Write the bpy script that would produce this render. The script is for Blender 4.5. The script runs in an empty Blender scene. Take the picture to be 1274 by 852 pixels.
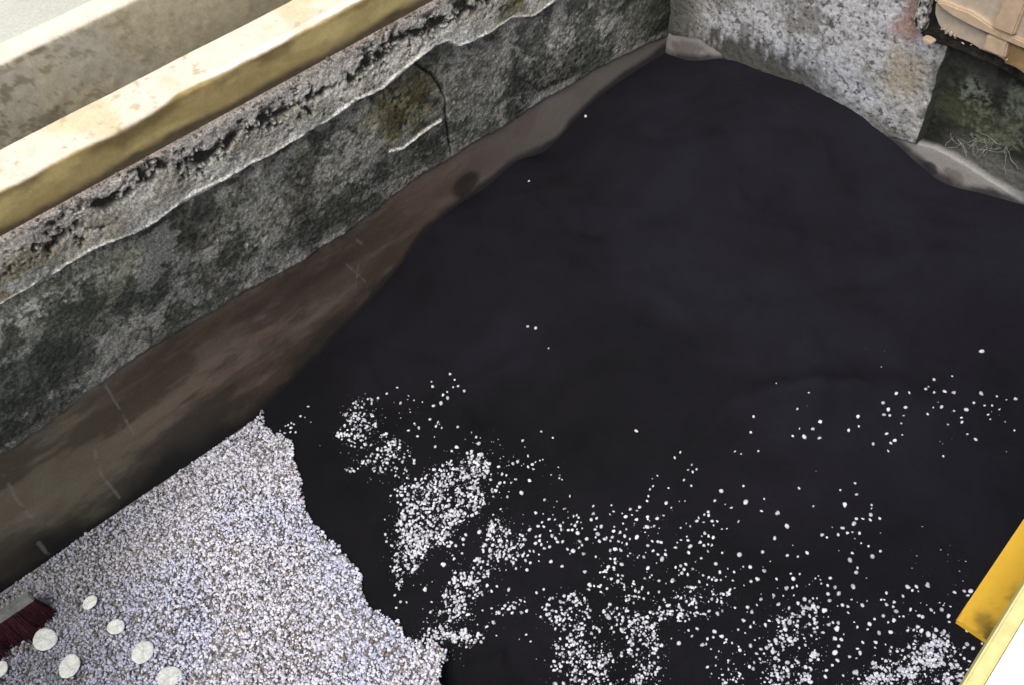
import bpy, math, random
import numpy as np
from mathutils import Matrix, Vector, Euler
random.seed(4); RNG = np.random.RandomState(11)
sc = bpy.context.scene
COL = sc.collection

# ---------------------------------------------------------------- camera
cam_d = bpy.data.cameras.new('camera'); cam = bpy.data.objects.new('camera', cam_d); COL.objects.link(cam)
RX = ((0.65256234, -0.57546245, 0.49295574), (0.75473824, 0.55143134, -0.3553782), (-0.06732443, 0.60395898, 0.79416684))
cam.matrix_world = Matrix.Translation((0, 0, 2.4)) @ Matrix(RX).to_4x4()
cam_d.sensor_width = 36; cam_d.lens = 36*1215/1274
cam_d.clip_start = 0.02; cam_d.clip_end = 500
sc.camera = cam
# ---------------------------------------------------------------- light
w = bpy.data.worlds.new('World'); sc.world = w; w.use_nodes = True
nt = w.node_tree; bg = nt.nodes['Background']
sky = nt.nodes.new('ShaderNodeTexSky'); sky.sky_type = 'NISHITA'; sky.sun_disc = False
SUN_EL, SUN_AZ = math.radians(60), math.radians(165)      # azimuth measured from +Y towards +X
sky.sun_elevation = SUN_EL; sky.sun_rotation = SUN_AZ
sky.air_density = 1.0; sky.dust_density = 3.0; sky.ozone_density = 1.0
hs = nt.nodes.new('ShaderNodeHueSaturation'); hs.inputs['Saturation'].default_value = .42
nt.links.new(sky.outputs[0], hs.inputs['Color']); nt.links.new(hs.outputs[0], bg.inputs[0]); bg.inputs[1].default_value = 0.13
sd = bpy.data.lights.new('sun', 'SUN'); sun = bpy.data.objects.new('sun', sd); COL.objects.link(sun)
sd.energy = 1.5; sd.angle = math.radians(35); sd.color = (1.0, 0.93, 0.82)
S = Vector((math.sin(SUN_AZ)*math.cos(SUN_EL), math.cos(SUN_AZ)*math.cos(SUN_EL), math.sin(SUN_EL)))
sun.rotation_euler = S.to_track_quat('Z', 'Y').to_euler()
sc.view_settings.view_transform = 'Standard'; sc.view_settings.look = 'None'
sc.view_settings.gamma = 1; sc.view_settings.use_curve_mapping = False
sc.view_settings.exposure = 0.60

# ---------------------------------------------------------------- measured places (metres)
XW = -1.802
YW = 2.06
BAND_L = ([-0.2434, -0.2104, -0.0645, 0.0453, 0.132, 0.2833, 0.4276, 0.5662, 0.7159, 0.8055, 0.9688, 1.0746, 1.1617, 1.2742, 1.4716, 1.5822, 1.7165, 1.8914, 2.0389], [0.4581, 0.454, 0.4672, 0.4829, 0.4923, 0.4892, 0.4879, 0.4731, 0.4737, 0.4745, 0.4945, 0.5069, 0.4994, 0.5049, 0.5041, 0.5006, 0.5037, 0.4817, 0.453])
LIME = ([-0.035, 0.0253, 0.0893, 0.1551, 0.1993, 0.2504, 0.3001, 0.4109, 0.5163, 0.5899, 0.6407, 0.7344, 0.8001, 0.8492, 0.9, 0.9776, 1.0713, 1.1329, 1.193, 1.2254, 1.3338, 1.4081, 1.4838, 1.5523], [0.8635, 0.862, 0.8613, 0.8655, 0.8634, 0.8567, 0.8437, 0.8588, 0.8514, 0.8517, 0.8472, 0.8495, 0.8551, 0.8585, 0.8664, 0.857, 0.8794, 0.8905, 0.8882, 0.8542, 0.8404, 0.8477, 0.8152, 0.8194])
CREV = ([-0.012, 0.1131, 0.1968, 0.2481, 0.3988, 0.4614, 0.4903, 0.5763, 0.6972, 0.7545, 0.8201, 0.8694, 0.9176, 0.9935, 1.0691, 1.1698, 1.2214], [0.9083, 0.9385, 0.9565, 0.9642, 0.9709, 0.9472, 0.9407, 0.9421, 0.9409, 0.9431, 0.9293, 0.9372, 0.939, 0.9523, 0.9594, 0.9548, 0.9524])
HEAP_R = ([-1.7868, -1.7012, -1.5747, -1.4976, -1.4206, -1.276, -1.1648, -1.0676, -0.968, -0.8927, -0.8228, -0.7611, -0.6962, -0.6329, -0.5737], [0.3718, 0.4067, 0.4814, 0.5066, 0.5149, 0.5437, 0.5569, 0.5529, 0.5296, 0.4954, 0.4762, 0.4792, 0.5032, 0.5239, 0.5426])
HEAP_L = ([0.3552, 0.4644, 0.5926, 0.7219, 0.8231, 0.9241, 1.0266, 1.1233, 1.2184, 1.273, 1.4066, 1.4987, 1.5681, 1.6387, 1.748, 1.8772, 1.9843, 2.0547], [0.0137, 0.0438, 0.0859, 0.1284, 0.1765, 0.2245, 0.2817, 0.3049, 0.3066, 0.3065, 0.3321, 0.2997, 0.3127, 0.3453, 0.3809, 0.3874, 0.3857, 0.3984])
BAND_R = ([-1.7842, -1.7435, -1.6772, -1.577, -1.4769999999999999, -1.0061, -0.9459, -0.8518, -0.7422, -0.6688, -0.5891], [0.4662, 0.4802, 0.501, 0.4981, 0.4, 0.5242, 0.5434, 0.5674, 0.5667, 0.5586, 0.5535])
RECESS_X = -0.897
RUST_X = -1.012
DARK_L = [(-0.0806, 0.6203, 0.16, 0.1, 0.85), (0.1712, 0.6723, 0.14, 0.07, 0.45), (0.6657, 0.5491, 0.09, 0.05, 0.8), (0.3522, 0.6286, 0.13, 0.05, 0.5), (1.399, 0.5108, 0.05, 0.05, 0.5), (1.1275, 0.616, 0.04, 0.06, 0.5), (0.4675, 0.7576, 0.16, 0.05, 0.3), (0.9975, 0.5962, 0.12, 0.05, 0.55), (-0.2053, 0.4926, 0.06, 0.05, 0.7)]
LIGHT_L = [(0.5181, 0.6199, 0.05, 0.02, 0.7), (0.0438, 0.7945, 0.12, 0.04, 0.5), (1.5645, 0.6212, 0.22, 0.09, 0.5), (1.5588, 0.4928, 0.06, 0.03, 0.6), (1.0222, 0.7217, 0.12, 0.1, 0.3), (1.229, 0.5086, 0.05, 0.03, 0.5), (-0.1713, 0.436, 0.07, 0.02, 0.6), (1.7949, 0.5415, 0.1, 0.05, 0.3)]
PATCH = [1.0399, 0.7436]
HOLE = [1.1979, 0.3674]
MOSS = [1.4072, 0.868]
HOLE_R = [-0.8396, 0.4976]
SCR = [([(0.0419, 0.4652), (0.0372, 0.3605), (0.0304, 0.2503)], 0.003), ([(-0.0708, 0.2831), (-0.0953, 0.1861), (-0.0957, 0.0514)], 0.004), ([(-0.2666, 0.3928), (-0.2852, 0.293), (-0.2916, 0.1916)], 0.004), ([(0.7983, 0.3509), (0.7594, 0.2476)], 0.002), ([(0.7547, 0.3575), (0.797, 0.246)], 0.002), ([(0.806, 0.419), (0.8187, 0.3895)], 0.004), ([(-0.3219, 0.0925), (-0.3266, 0.0248)], 0.005), ([(0.2806, 0.5312), (0.2941, 0.4864)], 0.0025)]
PLIME = [(0.9674, 0.6501), (1.0056, 0.6374), (1.0631, 0.6499), (1.1415, 0.6502)]
CRACK = [(1.09, 0.8693), (1.1105, 0.8382), (1.1344, 0.8073), (1.1533, 0.7578), (1.1656, 0.7133), (1.1597, 0.6393), (1.1594, 0.5818), (1.1584, 0.5168)]
Z_COP = 1.0974
COP_BACK = -1.9375
W2_FRONT = -2.2242
W2_BACK = -2.2945
MOSSY = [(-0.7926, 0.7301, 0.05, 0.09, 0.95), (-0.7094, 0.6757, 0.09, 0.045, 0.8), (-0.6971, 0.7719, 0.04, 0.08, 0.75), (-0.787, 0.5652, 0.08, 0.02, 0.5)]
ROOTS = [(-0.7561, 0.6455, 0.05), (-0.719, 0.6576, 0.07), (-0.6811, 0.665, 0.08), (-0.7958, 0.6104, 0.05), (-0.8283, 0.5626, 0.05)]
HEAP_PTS = [(-1.802, 0.3552, 0.0137), (-1.802, 0.4644, 0.0438), (-1.802, 0.5926, 0.0859), (-1.802, 0.7219, 0.1284), (-1.802, 0.8231, 0.1765), (-1.802, 0.9241, 0.2245), (-1.802, 1.0266, 0.2817), (-1.802, 1.1233, 0.3049), (-1.802, 1.2184, 0.3066), (-1.802, 1.273, 0.3065), (-1.802, 1.4066, 0.3321), (-1.802, 1.4987, 0.2997), (-1.802, 1.5681, 0.3127), (-1.802, 1.6387, 0.3453), (-1.802, 1.748, 0.3809), (-1.802, 1.8772, 0.3874), (-1.802, 1.9843, 0.3857), (-1.7012, 2.06, 0.4067), (-1.5747, 2.06, 0.4814), (-1.4976, 2.06, 0.5066), (-1.4206, 2.06, 0.5149), (-1.276, 2.06, 0.5437), (-1.1648, 2.06, 0.5569), (-1.0676, 2.06, 0.5529), (-0.968, 2.06, 0.5296), (-0.8927, 2.06, 0.4954), (-0.8228, 2.06, 0.4762), (-0.7611, 2.06, 0.4792), (-0.6962, 2.06, 0.5032), (-0.6329, 2.06, 0.5239), (-0.5737, 2.06, 0.5426), (-1.7035, 0.3663, 0.004), (-1.7935, 0.2763, -0.035), (-1.6075, 0.3491, 0.004), (-1.6975, 0.2591, -0.035), (-1.4712, 0.2899, 0.004), (-1.5612, 0.1999, -0.035), (-1.3511, 0.2714, 0.004), (-1.4411, 0.1814, -0.035), (-1.2531, 0.2837, 0.004), (-1.3431, 0.1937, -0.035), (-1.1474, 0.2642, 0.004), (-1.2374, 0.1742, -0.035), (-1.0512, 0.2594, 0.004), (-1.1412, 0.1694, -0.035), (-0.9511, 0.2722, 0.004), (-1.0411, 0.1822, -0.035), (-0.8934, 0.3203, 0.004), (-0.9834, 0.2303, -0.035), (-0.8555, 0.2955, 0.004), (-0.9455, 0.2055, -0.035), (-0.8061, 0.2614, 0.004), (-0.8961, 0.1714, -0.035), (-1.75, 0.25, -0.03), (-1.7, -0.3, -0.05), (-1.3, -0.6, -0.05), (-1.0, -0.9, -0.05), (-1.7, -1.2, -0.05), (-0.5, -0.4, 0.02), (-0.3, -1.1, 0.0), (0.9, -1.1, 0.02), (-1.3, 1.55, 0.42), (-0.9, 1.5, 0.42), (-0.5, 1.5, 0.4), (-0.1, 1.6, 0.4), (-1.35, 1.05, 0.28), (-0.9, 1.0, 0.27), (-0.4, 1.0, 0.25), (0.1, 1.2, 0.28), (0.6, 1.5, 0.33), (0.3, 2.06, 0.47), (1.1, 2.06, 0.4), (-0.5, 0.55, 0.1), (0.0, 0.7, 0.15), (0.5, 0.8, 0.2), (1.1, 1.0, 0.25), (0.0, 0.0, 0.05), (1.1, 0.0, 0.1)]
DENTS = [(-1.247, 0.774, -0.022, 0.0338), (-1.013, 0.884, -0.022, 0.0375), (-0.482, 0.59, -0.044, 0.045), (-0.8, 0.304, -0.066, 0.0675), (-1.48, 0.819, -0.022, 0.0675), (-1.615, 0.837, -0.0132, 0.09), (-0.736, 1.674, -0.0176, 0.045), (-1.413, 1.354, -0.0176, 0.045), (-1.04, 1.565, 0.0264, 0.09), (-1.355, 1.175, 0.022, 0.1125), (-0.743, 1.098, 0.022, 0.0525), (-0.733, 1.185, 0.022, 0.0525), (-0.693, 1.268, 0.0264, 0.0525), (-0.63, 1.338, 0.0264, 0.0525), (-0.566, 1.408, 0.022, 0.0525), (-1.345, 1.671, 0.022, 0.09), (-1.017, 1.761, -0.022, 0.09), (-0.61, 1.82, 0.022, 0.075), (-0.762, 0.404, 0.0264, 0.03), (-0.795, 0.352, 0.0264, 0.03), (-1.171, 0.592, -0.022, 0.06), (-1.053, 0.72, 0.022, 0.06)]
RIDGES = [([(-0.7389, 1.0643), (-0.7331, 1.1127), (-0.7232, 1.1721), (-0.6968, 1.2394), (-0.6386, 1.3141), (-0.5628, 1.3977), (-0.4798, 1.4789)], 0.0175, 0.048), ([(-1.7802, 1.0153), (-1.7283, 0.9427), (-1.6229, 0.8413), (-1.5493, 0.8109), (-1.4619, 0.8314), (-1.3573, 0.8997), (-1.3151, 0.999)], -0.0075, 0.0317), ([(-0.8214, 0.2737), (-0.852, 0.308), (-0.8426, 0.3476), (-0.7929, 0.3819), (-0.7652, 0.4288), (-0.7046, 0.4063)], -0.0138, 0.0246), ([(-0.8024, 1.6029), (-0.7382, 1.6823), (-0.6889, 1.7542)], -0.0088, 0.0387), ([(-1.6041, 1.3402), (-1.5269, 1.3339), (-1.461, 1.3106), (-1.4046, 1.362), (-1.3434, 1.3437)], -0.01, 0.0317), ([(-1.6565, 1.5873), (-1.4001, 1.6624), (-1.2735, 1.8219), (-1.1139, 1.8702)], 0.015, 0.08), ([(-1.3112, 1.5082), (-1.1357, 1.5114), (-0.9846, 1.5925)], -0.0063, 0.0528), ([(-1.1385, 1.3922), (-0.9878, 1.3255), (-0.9409, 1.1885)], -0.0075, 0.0704)]
PEBBLES = [(-0.57, 1.046, 0.008, 5, 8), (-0.498, 0.949, 0.0079, 7, 10), (-0.804, 0.695, 0.0078, 21, 7), (-1.165, 0.699, 0.0075, 37, 3), (-0.206, 0.936, 0.0074, 47, 13), (-0.626, 0.825, 0.0073, 66, 9), (-1.013, 0.561, 0.0073, 81, 5), (-0.27, 1.069, 0.0072, 96, 12), (-0.092, 1.101, 0.0072, 110, 14), (-0.007, 1.047, 0.0071, 111, 14), (-0.827, 0.733, 0.0071, 22, 7), (-0.149, 0.936, 0.0071, 112, 14), (-1.024, 0.445, 0.007, 82, 5), (-0.629, 1.026, 0.007, 6, 8), (-0.086, 1.223, 0.0069, 125, 6), (-0.89, 0.999, 0.0069, 4, -1), (-0.281, 1.142, 0.0069, 97, 12), (-0.236, 0.977, 0.0068, 48, 13), (-0.624, 0.644, 0.0068, 8, 10), (-0.787, 0.766, 0.0067, 23, 7), (-0.463, 0.712, 0.0067, 9, 10), (-0.71, 0.823, 0.0067, 67, 9), (-0.707, 0.856, 0.0067, 67, 9), (-0.412, 1.688, 0.0066, 3, -1), (-0.158, 1.177, 0.0066, 98, 12), (-0.4, 1.19, 0.0066, 99, 12), (-1.032, 0.521, 0.0066, 83, 5), (-0.358, 1.172, 0.0066, 100, 12), (-0.185, 1.145, 0.0066, 101, 12), (-0.727, 0.627, 0.0066, 10, 10), (-0.311, 1.107, 0.0066, 102, 12), (-1.23, 0.667, 0.0065, 38, 3), (-0.281, 0.989, 0.0065, 48, 13), (-0.327, 0.976, 0.0065, 49, 13), (-0.433, 0.961, 0.0065, 135, 11), (-0.374, 0.991, 0.0065, 136, 11), (-0.346, 1.595, 0.0065, 144, 0), (-0.263, 0.846, 0.0065, 50, 13), (-1.013, 0.372, 0.0065, 82, 5), (-0.253, 0.835, 0.0065, 50, 13), (-0.801, 0.74, 0.0064, 23, 7), (-1.361, 0.718, 0.0063, 156, 1), (-1.357, 0.74, 0.0063, 157, 1), (-0.499, 1.077, 0.0062, 137, 11), (-0.57, 1.244, 0.0062, 145, 0), (-0.464, 1.07, 0.0062, 138, 11), (-0.595, 0.886, 0.0062, 68, 9), (-1.061, 0.676, 0.0062, 164, 4), (-0.716, 0.669, 0.0062, 24, 7), (-0.712, 0.728, 0.0062, 24, 7), (-1.196, 0.716, 0.0062, 39, 3), (-1.002, 0.699, 0.0062, 165, 4), (-0.921, 0.654, 0.0061, 84, 5), (-1.781, 1.666, 0.0061, 0, -1), (-0.409, 1.546, 0.0061, 146, 0), (-0.87, 0.714, 0.0061, 22, 7), (-0.779, 0.709, 0.006, 25, 7), (-0.766, 0.769, 0.006, 23, 7), (-0.73, 0.769, 0.006, 26, 7), (-0.423, 0.747, 0.006, 9, 10), (-1.372, 0.699, 0.006, 158, 1), (-0.105, 1.157, 0.006, 126, 6), (-0.107, 1.098, 0.006, 113, 14), (-0.709, 0.921, 0.006, 69, 9), (-1.315, 1.034, 0.006, 2, 15), (-0.17, 1.093, 0.0059, 114, 14), (-0.828, 0.445, 0.0059, 82, 5), (-0.024, 1.13, 0.0059, 127, 6), (-1.112, 0.665, 0.0059, 40, 3), (0.005, 1.073, 0.0059, 111, 14), (-0.31, 0.965, 0.0059, 49, 13), (-0.423, 0.787, 0.0059, 9, 10), (-0.36, 0.926, 0.0059, 49, 13), (-0.404, 0.789, 0.0059, 9, 10), (-0.192, 0.927, 0.0059, 51, 13), (-0.23, 0.868, 0.0059, 50, 13), (-0.3, 0.841, 0.0058, 52, 13), (-0.315, 0.837, 0.0058, 52, 13), (-0.522, 0.894, 0.0058, 68, 9), (-1.064, 0.743, 0.0058, 166, 4), (-1.008, 0.734, 0.0058, 165, 4), (-0.638, 0.789, 0.0058, 70, 9), (-0.903, 0.705, 0.0057, 84, 5), (-0.346, 1.541, 0.0057, 146, 0), (-0.568, 0.831, 0.0057, 70, 9), (-0.824, 0.778, 0.0057, 27, 7), (-0.794, 0.783, 0.0057, 27, 7), (-0.765, 0.84, 0.0057, 28, 7), (-0.754, 0.876, 0.0056, 67, 9), (-0.492, 1.426, 0.0056, 147, 0), (-0.693, 0.756, 0.0056, 29, 7), (-0.151, 1.053, 0.0056, 115, 14), (-0.299, 1.022, 0.0056, 48, 13), (-0.287, 1.014, 0.0056, 48, 13), (-0.168, 1.034, 0.0056, 112, 14), (-0.513, 1.365, 0.0056, 145, 0), (-0.229, 1.051, 0.0056, 116, 14), (-0.169, 0.975, 0.0056, 117, 14), (-0.371, 0.964, 0.0056, 139, 11), (-0.86, 0.525, 0.0056, 85, 5), (-0.405, 0.874, 0.0056, 53, 13), (-0.391, 0.873, 0.0056, 53, 13), (-0.338, 0.9, 0.0056, 49, 13), (-0.824, 0.493, 0.0056, 85, 5), (-0.858, 0.587, 0.0056, 85, 5), (-0.544, 1.267, 0.0056, 148, 0), (-0.313, 0.864, 0.0056, 54, 13), (-0.202, 0.854, 0.0055, 55, 13), (-0.789, 0.523, 0.0055, 85, 5), (-0.37, 1.149, 0.0055, 103, 12), (-1.331, 0.781, 0.0055, 159, 1), (-0.466, 1.033, 0.0055, 140, 11), (-0.353, 0.792, 0.0055, 56, 13), (-0.466, 0.992, 0.0055, 140, 11), (-0.283, 1.039, 0.0055, 57, 13), (-1.035, 0.497, 0.0055, 86, 5), (-0.747, 0.682, 0.0055, 30, 7), (-0.739, 0.592, 0.0055, 10, 10), (-0.431, 0.935, 0.0055, 141, 11), (-1.031, 0.765, 0.0054, 167, 4), (-0.672, 0.721, 0.0054, 29, 7), (-0.643, 0.647, 0.0054, 11, 10), (-0.911, 0.675, 0.0054, 87, 5), (-0.853, 0.661, 0.0054, 87, 5), (-0.557, 0.706, 0.0053, 12, 10), (-0.83, 0.79, 0.0053, 27, 7), (-0.087, 1.155, 0.0053, 128, 6), (-1.463, 0.647, 0.0053, 160, 1), (-1.815, 0.333, 0.0053, 173, 2), (-0.073, 1.12, 0.0053, 129, 6), (-0.297, 1.043, 0.0053, 104, 12), (-0.105, 1.056, 0.0053, 118, 14), (-0.041, 1.153, 0.0053, 130, 6), (-0.489, 0.683, 0.0053, 13, 10), (-0.769, 0.859, 0.0053, 67, 9), (-0.183, 1.066, 0.0053, 116, 14), (-0.261, 1.025, 0.0053, 57, 13), (-0.193, 1.034, 0.0053, 116, 14), (-0.474, 1.426, 0.0053, 149, 0), (-0.737, 0.759, 0.0053, 31, 7), (-0.474, 1.411, 0.0053, 149, 0), (-0.305, 0.979, 0.0053, 58, 13), (-0.739, 0.85, 0.0053, 71, 9), (-0.445, 0.82, 0.0053, 14, 10), (0.01, 1.063, 0.0053, 119, 14), (-0.284, 0.959, 0.0053, 58, 13), (-0.381, 0.933, 0.0053, 54, 13), (-1.167, 0.381, 0.0053, 174, 2), (-0.225, 0.958, 0.0053, 57, 13), (-0.835, 0.384, 0.0053, 88, 5), (-0.665, 0.802, 0.0053, 72, 9), (-0.391, 0.846, 0.0053, 54, 13), (-0.229, 0.906, 0.0052, 59, 13), (-0.35, 0.872, 0.0052, 54, 13), (-0.237, 0.895, 0.0052, 55, 13), (-0.232, 0.887, 0.0052, 55, 13), (-0.822, 0.396, 0.0052, 88, 5), (-0.214, 0.849, 0.0052, 55, 13), (-0.248, 0.863, 0.0052, 55, 13), (-1.337, 1.023, 0.0052, 2, 15), (-0.288, 0.835, 0.0052, 56, 13), (-0.343, 0.815, 0.0052, 60, 13), (-0.306, 0.784, 0.0052, 60, 13), (-0.315, 0.781, 0.0052, 60, 13), (-0.344, 1.211, 0.0052, 105, 12), (-1.149, 0.672, 0.0052, 40, 3), (-0.623, 0.937, 0.0052, 73, 9), (-1.354, 0.631, 0.0052, 41, 3), (-0.597, 0.961, 0.0052, 73, 9), (-0.817, 0.505, 0.0052, 89, 5), (-0.582, 0.841, 0.0052, 74, 9), (-1.692, 0.392, 0.0052, 175, 2), (-0.59, 0.929, 0.0052, 73, 9), (-0.583, 0.906, 0.0052, 73, 9), (-0.284, 1.095, 0.0052, 106, 12), (-0.462, 0.946, 0.0052, 142, 11), (-1.091, 0.669, 0.0051, 42, 3), (-1.098, 0.704, 0.0051, 168, 4), (-1.276, 0.627, 0.0051, 43, 3), (-1.271, 0.705, 0.0051, 43, 3), (-0.675, 0.517, 0.0051, 15, 10), (-0.655, 0.534, 0.0051, 15, 10), (-0.447, 1.561, 0.0051, 150, 0), (-0.638, 0.742, 0.0051, 72, 9), (-0.392, 1.557, 0.005, 151, 0), (-0.124, 1.122, 0.005, 120, 14), (-0.173, 1.158, 0.005, 107, 12), (-0.863, 0.603, 0.005, 90, 5), (-0.087, 1.118, 0.005, 120, 14), (-0.885, 0.642, 0.005, 87, 5), (-0.882, 0.653, 0.005, 87, 5), (-0.162, 1.076, 0.005, 121, 14), (-0.868, 0.683, 0.005, 87, 5), (-0.572, 0.803, 0.005, 74, 9), (-0.577, 0.696, 0.005, 11, 10), (-0.827, 0.641, 0.005, 87, 5), (-0.194, 1.087, 0.005, 121, 14), (-0.838, 0.691, 0.005, 30, 7), (-0.56, 0.718, 0.005, 11, 10), (-0.16, 1.014, 0.005, 122, 14), (-0.817, 0.689, 0.005, 30, 7), (-0.809, 0.723, 0.005, 32, 7), (-0.39, 1.509, 0.005, 151, 0), (-0.295, 0.985, 0.005, 61, 13), (-0.012, 1.086, 0.005, 131, 6), (-0.12, 0.999, 0.005, 123, 14), (-1.038, 0.309, 0.005, 176, 2), (-0.136, 0.976, 0.005, 122, 14), (-0.772, 0.756, 0.005, 33, 7), (-0.764, 0.797, 0.005, 34, 7), (-0.395, 0.907, 0.005, 62, 13), (-0.209, 0.952, 0.005, 63, 13), (-1.294, 0.565, 0.005, 44, 3), (-1.71, 1.362, 0.0049, 1, -1), (-0.738, 0.788, 0.0049, 34, 7), (-0.735, 0.807, 0.0049, 34, 7), (-0.188, 0.885, 0.0049, 63, 13), (-0.456, 0.764, 0.0049, 16, 10), (-0.717, 0.777, 0.0049, 35, 7), (-0.707, 0.747, 0.0049, 35, 7), (-0.701, 0.737, 0.0049, 35, 7), (-0.722, 0.872, 0.0049, 71, 9), (-1.427, 0.739, 0.0049, 161, 1), (-0.676, 0.826, 0.0049, 75, 9), (-0.701, 0.883, 0.0049, 76, 9), (-0.663, 0.848, 0.0049, 76, 9), (-1.797, 0.34, 0.0049, 177, 2), (-0.447, 1.342, 0.0049, 152, 0), (-0.628, 0.837, 0.0049, 77, 9), (-0.566, 1.292, 0.0049, 153, 0), (-0.905, 0.492, 0.0049, 91, 5), (-1.378, 0.739, 0.0049, 162, 1), (-0.361, 1.183, 0.0049, 108, 12), (-0.618, 0.97, 0.0049, 78, 9), (-0.568, 1.269, 0.0049, 153, 0), (-1.374, 0.608, 0.0048, 45, 3), (-0.67, 1.168, 0.0048, 153, 0), (-0.393, 1.108, 0.0048, 109, 12), (-0.575, 0.851, 0.0048, 79, 9), (-0.837, 0.492, 0.0048, 92, 5), (-0.834, 0.47, 0.0048, 92, 5), (-0.391, 1.056, 0.0048, 143, 11), (-0.811, 0.493, 0.0048, 92, 5), (-0.556, 0.882, 0.0048, 79, 9), (-1.347, 0.667, 0.0048, 45, 3), (-0.795, 0.511, 0.0048, 92, 5), (-0.438, 0.922, 0.0048, 142, 11), (-1.693, 0.431, 0.0048, 178, 2), (-1.016, 0.474, 0.0048, 93, 5), (-1.695, 0.464, 0.0048, 163, 1), (-0.743, 0.608, 0.0047, 17, 10), (-0.73, 0.61, 0.0047, 17, 10), (-1.069, 0.731, 0.0047, 169, 4), (-1.024, 0.669, 0.0047, 170, 4), (-0.096, 1.217, 0.0047, 132, 6), (-1.233, 0.651, 0.0047, 46, 3), (-0.284, 1.638, 0.0047, 154, 0), (-0.12, 1.144, 0.0047, 124, 14), (-1.033, 0.709, 0.0047, 171, 4), (-1.194, 0.689, 0.0047, 46, 3), (-0.118, 1.1, 0.0047, 121, 14), (-0.062, 1.122, 0.0047, 133, 6), (-0.209, 1.104, 0.0047, 121, 14), (-0.946, 0.729, 0.0047, 172, 4), (-0.623, 0.733, 0.0047, 80, 9), (-0.89, 0.602, 0.0047, 94, 5), (-0.011, 1.131, 0.0047, 134, 6), (-0.615, 0.736, 0.0047, 18, 10), (-0.615, 0.721, 0.0047, 18, 10), (-0.628, 0.591, 0.0047, 19, 10), (-0.628, 0.608, 0.0047, 20, 10), (-0.877, 0.599, 0.0047, 94, 5), (-0.316, 0.981, 0.0047, 64, 13), (-0.242, 0.989, 0.0047, 61, 13), (-0.597, 0.786, 0.0047, 77, 9), (-0.254, 0.972, 0.0047, 61, 13), (-0.89, 0.662, 0.0047, 95, 5), (-0.861, 0.65, 0.0046, 95, 5), (-0.309, 0.939, 0.0046, 64, 13), (-0.195, 0.896, 0.0046, 63, 13), (-0.844, 0.74, 0.0046, 32, 7), (-0.57, 0.84, 0.0046, 79, 9), (-0.222, 0.9, 0.0046, 63, 13), (-0.798, 0.721, 0.0046, 36, 7), (-0.251, 0.848, 0.0046, 65, 13), (-0.263, 0.814, 0.0046, 60, 13), (-0.322, 0.826, 0.0046, 60, 13), (-0.449, 1.457, 0.0046, 155, 0), (-1.037, 0.292, 0.0046, 179, 2), (-0.322, 0.812, 0.0046, 60, 13)]
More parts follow.
